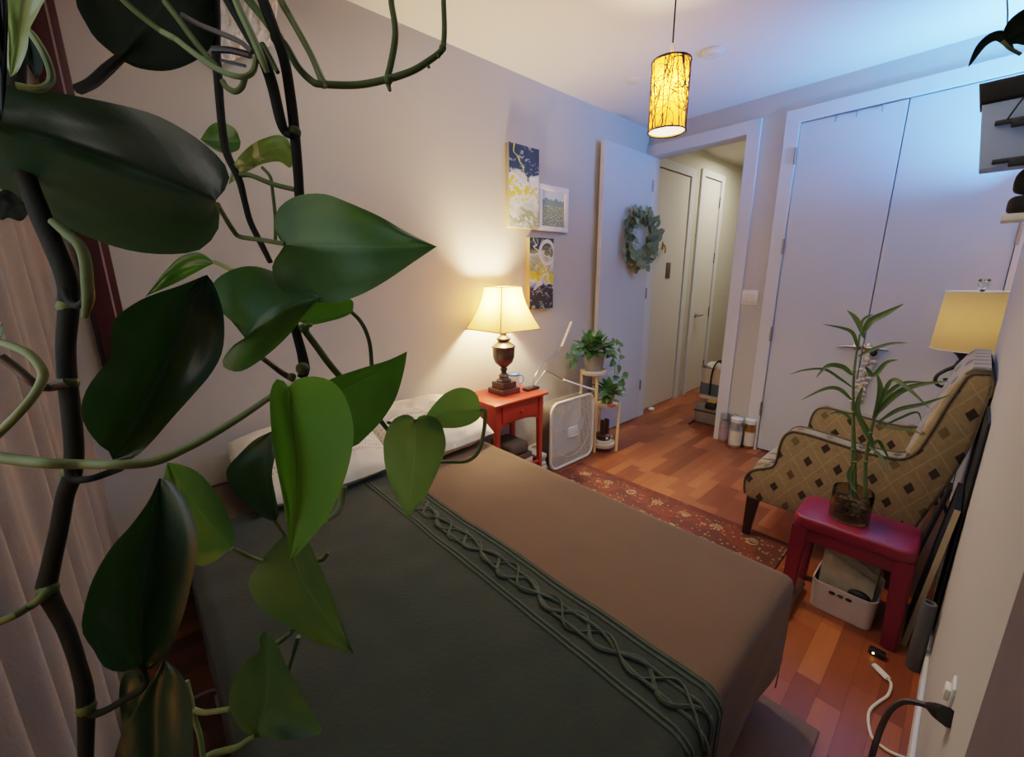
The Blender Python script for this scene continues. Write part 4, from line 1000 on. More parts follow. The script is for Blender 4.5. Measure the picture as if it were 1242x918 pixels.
# ================================================================ CRIMSON STOOL
SZt = .428; q = [P(965, 620, 2, SZt), P(990, 598, 2, SZt), P(1122, 645, 2, SZt), P(1113, 672, 2, SZt)]
sx0, sx1 = -.385, .004; sy0, sy1 = 1.955, 2.205
t = thing('step_stool', 'crimson painted stool holding the bamboo in front of the armchair', 'stool', ((sx0 + sx1) / 2, (sy0 + sy1) / 2, 0))
b = NB()
r_ = rrect(sx0, sx1, sy0, sy1, .045, 6); prism(b, r_, 2, SZt - .052, SZt, .012, 3); obj('stool_top', b, M['maroon'], t)
b = NB(); box(b, (sx0 + .03, sy0 + .015, SZt - .11), (sx1 - .03, sy0 + .035, SZt - .05), .004); box(b, (sx0 + .03, sy1 - .035, SZt - .11), (sx1 - .03, sy1 - .015, SZt - .05), .004)
box(b, (sx0 + .02, sy0 + .03, SZt - .11), (sx0 + .04, sy1 - .03, SZt - .05), .004); box(b, (sx1 - .04, sy0 + .03, SZt - .11), (sx1 - .02, sy1 - .03, SZt - .05), .004); obj('apron', b, M['maroon'], t)
for x, lx_ in ((sx0 + .032, -.012), (sx1 - .032, .012)):
    for y, ly in ((sy0 + .032, -.008), (sy1 - .032, .02)):
        b = NB(); tt = bmesh.new(); bmesh.ops.create_cube(tt, size=1)
        for v in tt.verts:
            top = v.co.z > 0; w = .03 if top else .024; v.co = Vector((x + v.co.x * 2 * w + (0 if top else lx_), y + v.co.y * 2 * w * .85 + (0 if top else ly), SZt - .045 if top else .0))
        bmesh.ops.bevel(tt, geom=tt.edges[:], offset=.006, segments=2, affect='EDGES'); merge(b, tt); obj('leg', b, M['maroon'], t)
# lucky bamboo
vc = P(1033, 622, 2, SZt); vc.y = 2.075; vc.x = -.218
t = thing('lucky_bamboo', 'lucky bamboo with long arching leaves in a smoky glass jar on the crimson stool', 'potted plant', (vc.x, vc.y, SZt))
b = NB(); R_ = .068; lathe(b, [(0, .001), (R_ * .93, .001), (R_, .008), (R_, .125), (R_ * .96, .13), (R_ * .93, .128), (R_ * .93, .012), (0, .012)], (vc.x, vc.y, SZt), 36); obj('glass_jar', b, M['smoke'], t)
b = NB(); rr = random.Random(4)
for k in range(60):
    a = rr.uniform(0, 6.28); r = R_ * .84 * math.sqrt(rr.random()); z = SZt + .022 + rr.random() * .075
    tt = bmesh.new(); bmesh.ops.create_icosphere(tt, subdivisions=2, radius=rr.uniform(.007, .011)); merge(b, tt, Matrix.Translation((vc.x + r * math.cos(a), vc.y + r * math.sin(a), z)) @ Matrix.Diagonal((1.2, 1, .7, 1)))
o = obj('pebbles', b, mat('river_pebbles', (96, 82, 66), .6, var=.5, sc=40), t)
BY = vc.y
bp = lambda x, y, dy=0.0: P(x, y, 1, BY + dy)
canes = [[(1037, 616), (1037, 560), (1035, 500), (1036, 450), (1043, 405)], [(1050, 612), (1050, 560), (1056, 525), (1061, 505)], [(1031, 618), (1033, 590), (1034, 545), (1034, 500)]]
b = NB()
for c, r in zip(canes, (.0065, .007, .0055)):
    tube(b, [bp(x, y, .006 * i) for i, (x, y) in enumerate(c)], [r * (1 - .12 * i) for i in range(len(c))], 8, 4)
    for (x, y) in c[:-1]: 
        p = bp(x, y); tt = bmesh.new(); bmesh.ops.create_icosphere(tt, subdivisions=2, radius=r * 1.25); merge(b, tt, Matrix.Translation(p) @ Matrix.Diagonal((1, 1, .5, 1)))
obj('cane', b, M['stem2'], t)
def longleaf(pts, w, dys=None):
    """ribbon leaf along photo points, dy gives sideways reach"""
    n_ = len(pts); dys = dys or [0] * n_
    q = spline([bp(x, y, d) for (x, y), d in zip(pts, dys)], 6); N = len(q) - 1
    def f(u, v):
        i = min(int(u * N), N - 1); p = q[i].lerp(q[i + 1], u * N - i); tg = (q[i + 1] - q[i]).normalized()
        vw = (p - Vector((-.4, 0, 1.9))).normalized(); sd = tg.cross(vw).normalized(); s = 2 * v - 1
        wid = .66 * w * math.sin(PI * (.04 + .96 * u) ** .8) ** .8 if u < .999 else 0
        return p + sd * s * wid + vw * (-abs(s) * wid * .35)
    b = NB(); grid(b, f, N, 4); obj('leaf', b, M['bamboo'], t, auto=180)
L_ = [([(1049, 402), (1056, 390), (1075, 380), (1097, 368)], .020, .0), ([(1048, 410), (1043, 395), (1036, 384), (1027, 376)], .014, .03), ([(1041, 425), (1035, 405), (1022, 398), (997, 393)], .010, -.05),
      ([(1041, 432), (1055, 425), (1080, 417), (1103, 416)], .010, -.08), ([(1044, 402), (1046, 390), (1052, 384), (1060, 381)], .008, .06), ([(1034, 455), (1022, 445), (1004, 444), (989, 459)], .015, -.1),
      ([(1034, 470), (1020, 460), (1000, 448), (975, 449), (956, 455)], .008, -.13), ([(1033, 485), (1018, 472), (1000, 472), (970, 486)], .012, -.12), ([(1059, 510), (1066, 492), (1068, 470), (1063, 450)], .017, .03),
      ([(1060, 505), (1085, 480), (1110, 468), (1152, 462)], .017, -.12), ([(1063, 500), (1075, 480), (1095, 465), (1122, 463)], .012, .03), ([(1065, 512), (1090, 497), (1120, 490), (1155, 478)], .012, -.06),
      ([(1062, 505), (1080, 463), (1100, 470), (1128, 496)], .012, -.15), ([(1062, 515), (1085, 520), (1105, 522), (1122, 528)], .008, -.15), ([(1050, 445), (1060, 455), (1075, 440), (1090, 436)], .013, .02),
      ([(1046, 470), (1040, 495), (1048, 520), (1060, 545)], .014, -.05), ([(1038, 500), (1045, 510), (1056, 530), (1062, 555)], .012, .04), ([(1033, 510), (1025, 502), (1015, 500), (1005, 503)], .009, -.08),
      ([(1052, 540), (1065, 550), (1072, 560), (1075, 572)], .009, -.1), ([(1037, 560), (1030, 575), (1034, 590), (1040, 598)], .012, -.05), ([(1064, 520), (1090, 508), (1112, 500), (1118, 512)], .007, .05), ([(1052, 550), (1064, 535), (1072, 545), (1080, 560)], .010, .05)]
for pts, w, dy in L_: longleaf(pts, w, [dy * i / (len(pts) - 1) for i in range(len(pts))])
# storage bin with folded cloth
bx0, bx1, by0, by1 = -.292, -.072, 2.005, 2.24
t = thing('storage_bin', 'white plastic bin with oval hand holes standing under the crimson stool', 'bin', ((bx0 + bx1) / 2, (by0 + by1) / 2, 0))
b = NB(); r0, r1 = rrect(bx0 + .006, bx1 - .006, by0 + .006, by1 - .006, .03, 6), rrect(bx0, bx1, by0, by1, .034, 6)
ri = rrect(bx0 + .005, bx1 - .005, by0 + .005, by1 - .005, .03, 6); n_ = len(r0); H_ = .135
A = [[b.verts.new((x, y, z)) for x, y in rg] for rg, z in ((r0, .002), (r1, H_), (ri, H_), (ri, .008))]
for a, c in zip(A, A[1:]):
    for i in range(n_): b.faces.new((a[i], a[(i + 1) % n_], c[(i + 1) % n_], c[i]))
b.faces.new(A[0][::-1]); b.faces.new(A[3]); obj('bin_body', b, M['bin'], t)
for k in (-1, 0, 1):
    b = NB(); cx_ = (bx0 + bx1) / 2 + k * .028 - .005; lathe(b, [(0, -.001), (.0105, -.001), (.0105, .002), (0, .002)], (0, 0, 0), 20); bmesh.ops.transform(b, matrix=Matrix.Translation((cx_, by0 - .0005, .108)) @ Matrix.Rotation(PI / 2, 4, 'X') @ Matrix.Diagonal((1.05, .62, 1, 1)), verts=b.verts[:]); obj('hand_hole', b, M['darkgap'] if k else M['bag'], t)
for k in range(4):
    b = NB(); w_ = .035
    y_ = by0 + .055 + k * .042; hz = .262 + .016 * k
    def cl(u, v, y_=y_, hz=hz, k=k):
        a = v * 2 * PI; x = bx0 + .02 + (bx1 - bx0 - .04) * u; fl = .01 * nz(u * 5, k * 3, 1)
        zz = .015 + (hz - .015 - .07 * u + fl) * (.5 + .5 * math.sin(a)); return Vector((x, y_ + .019 * math.cos(a) + .05 * (zz - .1) * (1 if k else .6) + .006 * nz(u * 6, v * 4, k), zz))
    grid(b, cl, 26, 20); bmesh.ops.remove_doubles(b, verts=b.verts[:], dist=1e-5)
    tag(obj('folded_cloth', b, M['paper']), '%s folded taupe cloth in the white bin' % ['frontmost', 'second from the front', 'third from the front', 'rearmost'][k], 'cloth', 'folded cloths in the bin')
b = NB(); tt = bmesh.new(); bmesh.ops.create_uvsphere(tt, u_segments=20, v_segments=12, radius=.03); merge(b, tt, Matrix.Translation((bx1 - .06, by0 + .026, .125)) @ Matrix.Diagonal((1.3, .6, .9, 1))); tag(obj('black_pouch', b, M['black']), 'small black pouch tucked in the front of the white bin', 'pouch')
# bed foot post seen beside the stool
pA = P(966, 712, 2, .2); 
# ================================================================ THINGS LEANING ON THE RIGHT WALL
def slab(name, label, cat, a, c, y0, y1, th, m, edge=None):
    """board leaning: a=(x,z) foot, c=(x,z) top on the wall side"""
    dx, dz = c[0] - a[0], c[1] - a[1]; L = math.hypot(dx, dz); nx, nz_ = -dz / L, dx / L
    poly = [a, c, (c[0] + nx * th, c[1] + nz_ * th), (a[0] + nx * th, a[1] + nz_ * th)]
    t = thing(name, label, cat, ((a[0] + c[0]) / 2, (y0 + y1) / 2, 0)); b = NB(); prism(b, poly, 1, y0, y1, .002, 1); obj('panel', b, m, t)
    if edge:
        b = NB(); prism(b, [(p[0], p[1]) for p in poly], 1, y0 - .004, y0 - .0005); obj('bare_edge', b, edge, t)
    return t
e0 = P(1110, 745, 1, 2.03); e1 = P(1165, 620, 1, 2.03); ex = e0.x - (e1.x - e0.x) / (e1.z - e0.z) * e0.z
slab('stretched_canvas', 'black stretched canvas with a bare wood edge leaning on the right wall beside the stool', 'canvas', (ex + .012, .004), (e1.x + .001, e1.z), 2.03, 2.325, .016, M['blackfab'], M['rawwood'])
slab('black_board', 'tall black board leaning on the right wall behind the bare-edged canvas', 'board', (.083, .004), (.0905, .93), 2.04, 2.325, .006, M['blackfab'])
b = NB(); lathe(b, [(0, 0), (.02, 0), (.0215, .004), (.0215, .275), (.019, .282), (.012, .282), (.012, .27), (0, .27)], (.058, 1.93, 0), 24); tag(obj('grey_tube', b, mat('slate_grey_tube', (78, 80, 84), .6)), 'slate grey tube standing on end by the right wall near the stool', 'tube')
b = NB(); rr = random.Random(2)
cbox(b, (-.04, 1.90, .012), (.05, .03, .022), .005); t = thing('power_brick', 'small black power adapter with a lit amber light by the stool leg', 'adapter', (-.04, 1.90, 0)); obj('case', b, M['black'], t)
lp = P(1061, 781, 1, 1.882); b = NB(); cbox(b, (-.05, 1.8835, .014), (.006, .004, .006), .0015); obj('indicator_light', b, M['led'], t)
slab('black_portfolio', 'black flat portfolio case standing between the stool and the armchair', 'case', (-.035, .004), (.05, .60), 2.235, 2.322, .012, M['blackfab'])
k0 = P(950, 741, 2, .03); k1 = P(970, 706, 2, .03); b = NB(); tube(b, [k0, k1], [.022, .022], 10, 1); tag(obj('wooden_bar', b, M['midwood']), 'short dark wooden bar on the floor between the bed corner and the crimson stool', 'bar')
# ================================================================ OUTLET AND CABLES
op = P(1154, 838, 0, XR - .004)
t = thing('wall_outlet', 'white wall outlet with an adapter on the right wall near the floor', 'outlet', (XR, op.y, op.z))
b = NB(); box(b, (XR - .005, op.y - .022, op.z - .034), (XR, op.y + .022, op.z + .022), .002); obj('outlet_plate', b, M['white'], t)
b = NB(); box(b, (XR - .013, op.y - .01, op.z - .02), (XR - .005, op.y + .016, op.z + .006), .002); obj('outlet_face', b, M['offwhite'], t)
pl = P(1146, 868, 0, XR - .010)
t = thing('black_power_cord', 'dark power cord plugged into the wall outlet and curving down to the floor', 'cord', pl)
d0 = P(1128, 857, 0, .066); 
b = NB(); tube(b, [pl + Vector((.004, 0, 0)), pl.lerp(d0, .35), d0], [.017, .015, .008], 10, 3); obj('plug', b, M['black'], t)
Yc = d0.y
b = NB(); tube(b, [d0, P(1112, 852, 1, Yc), P(1095, 851, 1, Yc), P(1080, 861, 1, Yc - .01), P(1068, 884, 1, Yc - .03), P(1058, 916, 1, Yc - .06), P(1046, 965, 1, Yc - .08), P(1046, 1060, 1, Yc - .08), P(1040, 1250, 1, Yc - .02)], .0055, 8, 5); obj('cable', b, mat('dark_maroon_cable', (48, 18, 20), .45), t)
t = thing('white_usb_cable', 'white flat cable with a chunky plug lying on the floor by the right wall', 'cord', P(1068, 814, 2, 0))
a = P(1060, 806, 2, .010); c = P(1077, 823, 2, .010); b = NB(); tube(b, [a, a.lerp(c, .5), c], [.010, .012, .011], 8, 1, flat=.7); obj('plug', b, M['white'], t)
b = NB(); tube(b, [c] + [P(x, y, 2, .006) for x, y in ((1081, 830), (1077, 843), (1066, 851), (1056, 860), (1053, 872), (1056, 890), (1062, 899), (1072, 907), (1082, 913), (1100, 920))], .0042, 8, 5); obj('cable', b, M['offwhite'], t)
t = thing('white_lamp_cord', 'thin white cord trailing over the floor between the curtain and the bed', 'cord', P(250, 850, 2, 0))
b = NB(); tube(b, [P(x, y, 2, z) for x, y, z in ((236, 846, .02), (258, 837, .03), (278, 838, .03), (279, 856, .02), (277, 880, .01), (285, 905, .01))], .005, 6, 5); obj('cable', b, M['offwhite'], t)
cbp = P(268, 850, 2, .03); b = NB(); cbox(b, cbp, (.05, .03, .03), .006); obj('plug', b, M['offwhite'], t)
# ================================================================ RIGHT WALL SHELF
SY0, SY1 = 1.60, 1.685
s0 = P(1214, 266, 1, SY0)
b = NB(); box(b, (s0.x, SY0, s0.z - .004), (XR, SY1, s0.z + .012), .002); t = thing('wall_shelf', 'narrow white wall shelf holding dark clothes, high on the right wall', 'shelf', (XR, SY0, s0.z)); obj('shelf_board', b, M['white'], t)
zt_ = s0.z + .013
b = NB(); box(b, (s0.x + .004, SY0 + .006, zt_), (XR - .002, SY1 - .02, zt_ + .04), .014, None, 4); tag(obj('black_garment', b, M['blackfab']), 'folded black garment at the bottom of the stack on the white wall shelf', 'clothes')
bb0 = P(1187, 206, 1, SY0); bb1 = P(1189, 101, 1, SY0)
b = NB()
zz0 = zt_ + .041; zz1 = bb0.z - .003
def roll(u, v):
    a = v * 2 * PI; e_ = max(0, 1 - abs(2 * u - 1) ** 8) ** .5; x = s0.x + .006 + (XR - s0.x - .010) * (.5 + .5 * math.cos(a) * (.3 + .7 * e_)); z = (zz0 + zz1) / 2 + e_ * (zz1 - zz0) / 2 * math.copysign(abs(math.sin(a)) ** .6, math.sin(a)) 
    return Vector((x, SY0 + .008 + (SY1 - SY0 - .02) * u, min(zz1, max(zz0, z + .004 * nz(u * 6, v * 8, 3)))))
grid(b, roll, 16, 28); bmesh.ops.remove_doubles(b, verts=b.verts[:], dist=1e-5); tag(obj('olive_garment', b, M['camo']), 'rolled olive and dark patterned garment under the frosted box on the wall shelf', 'clothes')
# frosted box: tapered, dark lid rim
t = thing('frosted_box', 'frosted grey plastic box with dark rim and black clips, above the clothes', 'box', (0, SY0, bb0.z))
xt = bb1.x; xb = bb0.x; xm = P(1191, 127, 1, SY0).x; zm = P(1191, 127, 1, SY0).z
b = NB(); tt = bmesh.new(); vs = [(xb, bb0.z), (XR - .006, bb0.z), (XR - .006, zm), (xm, zm)]
prism(b, vs, 1, SY0, SY1 - .01, .006, 2); obj('box_body', b, M['greyplastic'], t)
b = NB(); prism(b, [(xm - .004, zm), (XR - .004, zm), (XR - .004, bb1.z), (xt - .002, bb1.z)], 1, SY0 - .006, SY1 - .004, .01, 3); obj('dark_rim', b, M['blackfab'], t)
for (xx, yy, w_) in ((1230, 146, .085), (1226, 194, .10)):
    p = P(xx, yy, 1, SY0 - .006); b = NB(); box(b, (p.x - .03, SY0 - .014, p.z - .005), (XR - .008, SY0 - .001, p.z + .005), .002); box(b, (p.x - .003, SY0 - .02, p.z - .016), (p.x + .04, SY0 - .006, p.z + .003), .003); obj('clip', b, M['black'], t)
p0 = P(1242, 118, 1, SY0 - .012); p1 = P(1221, 146, 1, SY0 - .012); b = NB(); tube(b, [p0, P(1234, 128, 1, SY0 - .02), p1], .002, 6, 4); obj('wire', b, M['black'], t)
# plant on top of the box
pp = P(1232, 90, 1, 1.64); pp.z = bb1.z + .0015
t = thing('shelf_plant', 'dark strappy plant tied to a brown stake on top of the frosted box', 'potted plant', (.045, 1.64, pp.z))
b = NB(); tube(b, [Vector((.045, 1.64, pp.z)), Vector((.052, 1.64, pp.z + .11)), Vector((.06, 1.64, pp.z + .26))], [.026, .024, .022], 10, 3); obj('stake', b, M['midwood'], t)
b = NB(); lathe(b, [(0, 0), (.035, 0), (.042, .025), (.036, .025), (0, .02)], (.045, 1.64, pp.z), 20); obj('saucer', b, M['black'], t)
hub = Vector((.04, 1.71, P(1222, 48, 1, 1.71).z))
for k, (pts, w) in enumerate(([(1226, 58), (1208, 44), (1190, 55), (1174, 82)], .012), ) if False else enumerate((([(1228, 60), (1212, 44), (1192, 54), (1174, 82)], .011), ([(1222, 48), (1232, 36), (1246, 22), (1262, 12)], .024), ([(1224, 52), (1240, 46), (1256, 50), (1270, 62)], .014))):
    qq = spline([P(x, y, 1, 1.70) for x, y in pts], 6); N = len(qq) - 1
    qq = [Vector((min(v.x, XR - .01), v.y, v.z)) for v in qq]
    def f(u, v, qq=qq, N=N, w=w):
        i = min(int(u * N), N - 1); p = qq[i].lerp(qq[i + 1], u * N - i); tg = (qq[i + 1] - qq[i]);
        if tg.length < 1e-6: tg = Vector((1, 0, 0))
        sd = tg.normalized().cross(Vector((0, 1, .3))).normalized(); s = 2 * v - 1; wid = w * math.sin(PI * (.05 + .95 * u)) ** .7 if u < .999 else 0
        o = p + sd * s * wid + Vector((0, -abs(s) * wid * .3, 0)); o.x = min(o.x, XR - .004); return o
    b = NB(); grid(b, f, N, 4); obj('leaf', b, M['leafD'], t, auto=180)
b = NB(); tube(b, [P(1216, 50, 1, 1.70), P(1224, 58, 1, 1.70), P(1238, 66, 1, 1.715)], .004, 6, 4); tube(b, [P(1224, 50, 1, 1.7), P(1222, 30, 1, 1.7), P(1222, 10, 1, 1.7), P(1220, -30, 1, 1.7)], .0018, 6, 4); obj('stems', b, M['stemM'], t)
# ================================================================ CURTAIN
b = NB()
def cur(u, v):
    x = -2.21 + 1.66 * u; z = .03 + 2.47 * v
    w = .030 * math.sin(u * 2 * PI * 9.9 + .6 * math.sin(v * 2.2)) * (1 - .25 * v) + .012 * math.sin(u * 2 * PI * 23 + 1.5 * v)
    return Vector((x, -.20 + w * (.9 + .2 * nz(u * 3, v, 1)), z))
grid(b, cur, 260, 30); t = thing('curtain', 'pale pinkish-grey curtain hanging in folds at the left', 'curtain', (-1.6, -.2, .03)); obj('curtain_cloth', b, M['cur'], t, auto=180)
b = NB(); tube(b, [(-2.22, -.2, 2.53), (-.5, -.2, 2.53)], .012, 10, 1); obj('curtain_rod', b, M['iron'], t)
# crinkled pale hanging on the left wall
t = thing('paper_hanging', 'crinkled pale translucent paper hanging on the left wall behind the vines', 'wall hanging', P(292, 40, 0, XL + .03))
c0 = [P(x, y, 0, XL + .012) for x, y in ((236, -60), (345, -60), (328, 58), (258, 84))]
def crk(u, v):
    p = c0[0].lerp(c0[1], u).lerp(c0[3].lerp(c0[2], u), v); k = nz(u * 6, v * 7, 2) + .6 * nz(u * 15, v * 15, 5)
    return Vector((XL + .03 + .025 * abs(k), p.y + .01 * nz(u * 5, v * 9, 8), min(ZC - .02, p.z)))
b = NB(); grid(b, crk, 40, 44); obj('paper', b, M['crink'], t, auto=15)
# ================================================================ HANGING POTHOS (foreground)
PC = Vector((-.52, .10, 1.99))
plant = thing('hanging_pothos', 'large trailing pothos hanging close to the camera at the left, with big dark green leaves', 'hanging plant', PC)
b = NB(); lathe(b, [(0, 0), (.075, 0), (.085, .01), (.11, .14), (.114, .15), (.106, .15), (.1, .13), (0, .13)], PC, 32); obj('pot', b, M['greypot'], plant)
b = NB()
for k in range(3):
    a = k * 2 * PI / 3; tube(b, [PC + Vector((.11 * math.cos(a), .11 * math.sin(a), .15)), PC + Vector((0, 0, .5)), Vector((PC.x, PC.y, ZC))], .002, 6, 1)
obj('hanger', b, M['trimL'], plant)
b = NB(); lathe(b, [(0, .131), (.1, .13)], PC, 24, cap=False); obj('soil', b, M['soil'], plant)
def pxpath(pts):
    out = []
    for p in pts: out.append(p if isinstance(p, Vector) else D(*p))
    return out
def stem(name, pts, r, m, parent=plant, n=10, sm_=5):
    """r in photo pixels at each point's depth (list or number)"""
    q = pxpath(pts); rs = r if isinstance(r, (list, tuple)) else [r] * len(q)
    rad = []
    for p, k in zip(q, rs): rad.append(k / F * max(.15, (CAM_R @ (p - CAM)).z) if (CAM_R @ (p - CAM)).z > .1 else .004)
    b = NB(); tube(b, q, rad, n, sm_); return obj(name, b, M[m], parent)
def node(b, x, y, d, r):
    tt = bmesh.new(); bmesh.ops.create_icosphere(tt, subdivisions=2, radius=r / F * d); merge(b, tt, Matrix.Translation(D(x, y, d)))
rim = lambda a: PC + Vector((.10 * math.cos(a), .10 * math.sin(a), .135))
over = lambda a: PC + Vector((.125 * math.cos(a), .125 * math.sin(a), .13))
def vine(pts, r, m, a):
    p0, p1 = D(*pts[0]), D(*pts[1]); e = p0 + (p0 - p1).normalized() * .05; o_ = over(a)
    q = [rim(a), o_, o_.lerp(e, .55) , e] + pts; rs = r if isinstance(r, list) else [r] * len(pts)
    return stem('vine', q, [rs[0]] * 4 + rs, m)
v1 = vine([(24, -12, .36), (20, 60, .35), (20, 130, .34), (28, 200, .325), (48, 258, .31), (66, 300, .31), (82, 342, .31), (83, 378, .31), (80, 420, .31), (82, 462, .31), (87, 505, .31), (90, 548, .31), (87, 578, .31), (79, 602, .31), (72, 640, .31), (61, 690, .31), (57, 714, .31), (67, 737, .31), (80, 762, .31), (95, 806, .31), (104, 850, .31), (104, 935, .31)],
          [9, 9, 9, 9, 10, 10, 10, 9.5, 9, 9, 9, 9, 9, 8.5, 8.5, 9, 10, 8.5, 8, 7.5, 8.5, 7], 'stemD', PI * 1.2)
for x, y, r in ((82, 372, 11), (82, 465, 11), (86, 572, 10), (58, 714, 11), (105, 858, 10)):
    b = NB(); node(b, x, y, .31, r); obj('node', b, M['stemM'], v1)

v2 = vine([(312, -20, .37), (319, 0, .37), (328, 24, .37), (336, 46, .37), (345, 74, .375), (351, 108, .38), (357, 157, .385), (363, 235, .39), (362, 300, .40), (352, 370, .40), (358, 398, .40), (366, 428, .40), (369, 447, .40), (366, 458, .40)],
          [6.5, 6.5, 6.5, 6, 6, 6, 6, 5.5, 5, 5, 5, 5.5, 6.5, 5], 'stemD', 0.2)
for x, y, r in ((336, 46, 8), (357, 160, 8), (367, 447, 8), (354, 457, 5)):
    b = NB(); node(b, x, y, .385, r); obj('node', b, M['stemM'], v2)

v3 = vine([(266, -20, .36), (277, 0, .36), (300, 40, .36), (318, 70, .36), (330, 102, .37), (340, 145, .375), (346, 160, .38), (354, 165, .38)], [6, 6, 6, 6.5, 6.5, 6, 5, 4], 'stemD', .9)
stem('pale_green_stem', [(282, -12, .355), (290, 10, .355), (305, 42, .355), (317, 70, .355), (324, 88, .36)], [4.5, 4.5, 4.5, 4.5, 3], 'stemG', v3)  # pale green stem running over the dark vine
v4 = vine([(286, -20, .40), (302, 0, .40), (320, 22, .40), (336, 44, .39), (347, 56, .39), (362, 82, .39), (378, 98, .39), (390, 102, .39), (433, 103, .40), (470, 96, .40), (500, 86, .40), (520, 74, .40), (533, 64, .40), (537.5, 56, .40), (539, 34, .40), (538, 0, .40), (538, -20, .40)],
          [6, 5.5, 5, 4.5, 4.5, 4.3, 4.2, 4.2, 4.2, 4.2, 4, 3.8, 3.6, 3.4, 3.3, 3.2, 3], 'stemM', 1.5)
stem('petiole', [(477, -25, .40), (474.5, 0, .40), (479, 30, .40), (479, 50, .40), (474, 78, .40), (470, 96, .40), (473, 110, .40)], [3.5, 3.6, 3.7, 4, 4, 4, 2], 'stemM', v4)
stem('petiole', [(330, -30, .38), (341, 0, .38), (352, 20, .385), (362, 38, .385), (378, 68, .39), (390, 96, .39), (396, 106, .39)], [4.5, 4.5, 4.3, 4, 3.8, 4.5, 2], 'stemG', v4)
for x, y, r in ((392, 101, 6), (471, 97, 5.5), (537, 58, 4.5), (532, 68, 2.5), (520, 81, 2)):
    b = NB(); node(b, x, y, .398, r); obj('node', b, M['stemM'], v4)

v5 = vine([(262, 20, .42), (262, 60, .42), (264, 88, .42), (267, 128, .42), (270.5, 162, .42), (276, 188, .42), (290, 218, .42), (297, 245, .42), (304, 270, .42), (318, 298, .42), (328, 318, .42)], [5, 5, 5, 4.5, 4.5, 4.5, 4, 3.5, 3.5, 3.5, 3], 'stemD', 2.2)
stem('petiole', [(291, 212, .42), (305, 213, .42), (330, 223, .415), (358, 230, .40)], 3, 'stemM', v5)
stem('petiole', [(318, 203, .42), (328, 215, .42), (331, 235, .42), (334, 265, .42), (334, 292, .42)], 2, 'stemM', v5)
b = NB(); tube(b, [D(196, 38, .35), D(214, 48, .35), D(232, 62, .35), D(262, 83, .35), D(290, 93, .35), D(306, 88, .355), D(311, 70, .36)], [3.4 / F * .35] * 7, 8, 5); obj('petiole', b, M['stemG'], v3)
b = NB(); tube(b, [D(130, -20, .33), D(160, 10, .34), D(196, 38, .35), D(214, 48, .35)], 3.4 / F * .35, 8, 5); tube(b, [D(200, 2, .36), D(217, 24, .36), D(240, 55, .36), D(264, 82, .36)], 3.5 / F * .36, 8, 5); obj('petiole', b, M['stemM'], v3)
b = NB(); tube(b, [D(221, 18, .37), D(240, 29, .37), D(264, 39, .37), D(290, 50, .37), D(306, 63, .37)], 3 / F * .37, 8, 5); obj('petiole', b, M['stemB'], v3)
b = NB(); tube(b, [D(258, 60, .38), D(280, 61, .38), D(304, 67, .38)], 4 / F * .38, 8, 3); tube(b, [D(268, 73, .38), D(284, 77, .38), D(298, 80, .38)], 1.8 / F * .38, 6, 3); obj('petiole', b, M['darkwood'], v3)
b = NB(); tube(b, [D(270, 98, .40), D(275, 106, .40), D(285, 111, .40), D(293, 106, .40), D(297, 95, .40)], 3.4 / F * .4, 8, 4); tube(b, [D(318, 54, .39), D(328, 72, .39), D(337, 88, .39)], [4 / F * .39, 4 / F * .39, 2.6 / F * .39], 8, 3); obj('aerial_root', b, M['stemM'], v3)
stem('petiole', [(264, 248, .33), (272, 262, .36), (282, 278, .39), (291, 287, .40), (318, 291, .40), (346, 296, .385)], [3, 3, 3, 2.8, 2.8, 2.8], 'stemM', v5)
# long pale petiole across
stem('petiole', [(-30, 552, .26), (0, 555, .26), (30, 559, .26), (60, 562, .26), (100, 563, .27), (140, 563.5, .27), (175, 562, .28), (198, 556, .29), (225, 544, .30), (250, 531, .31), (290, 507, .33), (330, 480, .36)], [7, 7, 6.8, 6.5, 6, 5.8, 5.6, 5.6, 5, 4.6, 4, 3.4], 'stemG')
stem('petiole', [(84, 566, .30), (86, 577, .30), (94, 582, .30), (112, 580, .30), (130, 574, .31), (146, 568, .33)], [5, 5, 4.5, 4, 4, 4], 'stemD', v1)
stem('petiole', [(-14, 760, .29), (0, 754, .29), (18, 746, .29), (34, 737, .30), (48, 727, .30), (58, 716, .305)], [4.5, 4.5, 4.5, 4.5, 5, 6], 'stemM', v1)
stem('petiole', [(106, 862, .31), (116, 866, .31), (135, 858, .31), (155, 846, .31), (170, 838, .31), (178, 826, .305), (172, 808, .30)], [6, 4.5, 4, 4, 3.6, 3, 3], 'stemD', v1)
stem('petiole', [(0, 415, .27), (18, 421, .27), (36, 430, .27), (50, 446, .27), (52, 458, .27), (42, 478, .265), (22, 502, .26), (0, 524, .26), (-20, 545, .25)], [4.5, 5, 5, 5, 5, 4.8, 4.8, 5, 5], 'stemG', v1)
stem('petiole', [(0, 432, .28), (20, 447, .285), (40, 464, .29), (58, 470, .30), (80, 464, .305)], [5, 5, 5, 5, 6], 'stemB', v1)
stem('petiole', [(64, 268, .28), (82, 284, .28), (97, 298, .28), (104, 320, .28), (106, 345, .28), (107, 362, .28), (103, 384, .285)], [5, 5.5, 6, 6, 6, 6, 3.5], 'stemM', v1)
stem('petiole', [(78, 352, .30), (84, 366, .295), (94, 371, .29), (104, 364, .285)], [4, 4, 4, 4], 'stemD', v1)
stem('petiole', [(371, 403, .405), (384, 420, .41), (397, 438, .41), (412, 456, .42), (436, 480, .44), (456, 503, .46), (474, 526, .48)], [4, 4, 4, 3.8, 3.2, 3, 2.5], 'stemM', v2)
stem('petiole', [(318, 434, .36), (330, 443, .375), (342, 452, .39), (356, 460, .40)], [3.2, 3.2, 3.6, 4], 'stemB', v2)
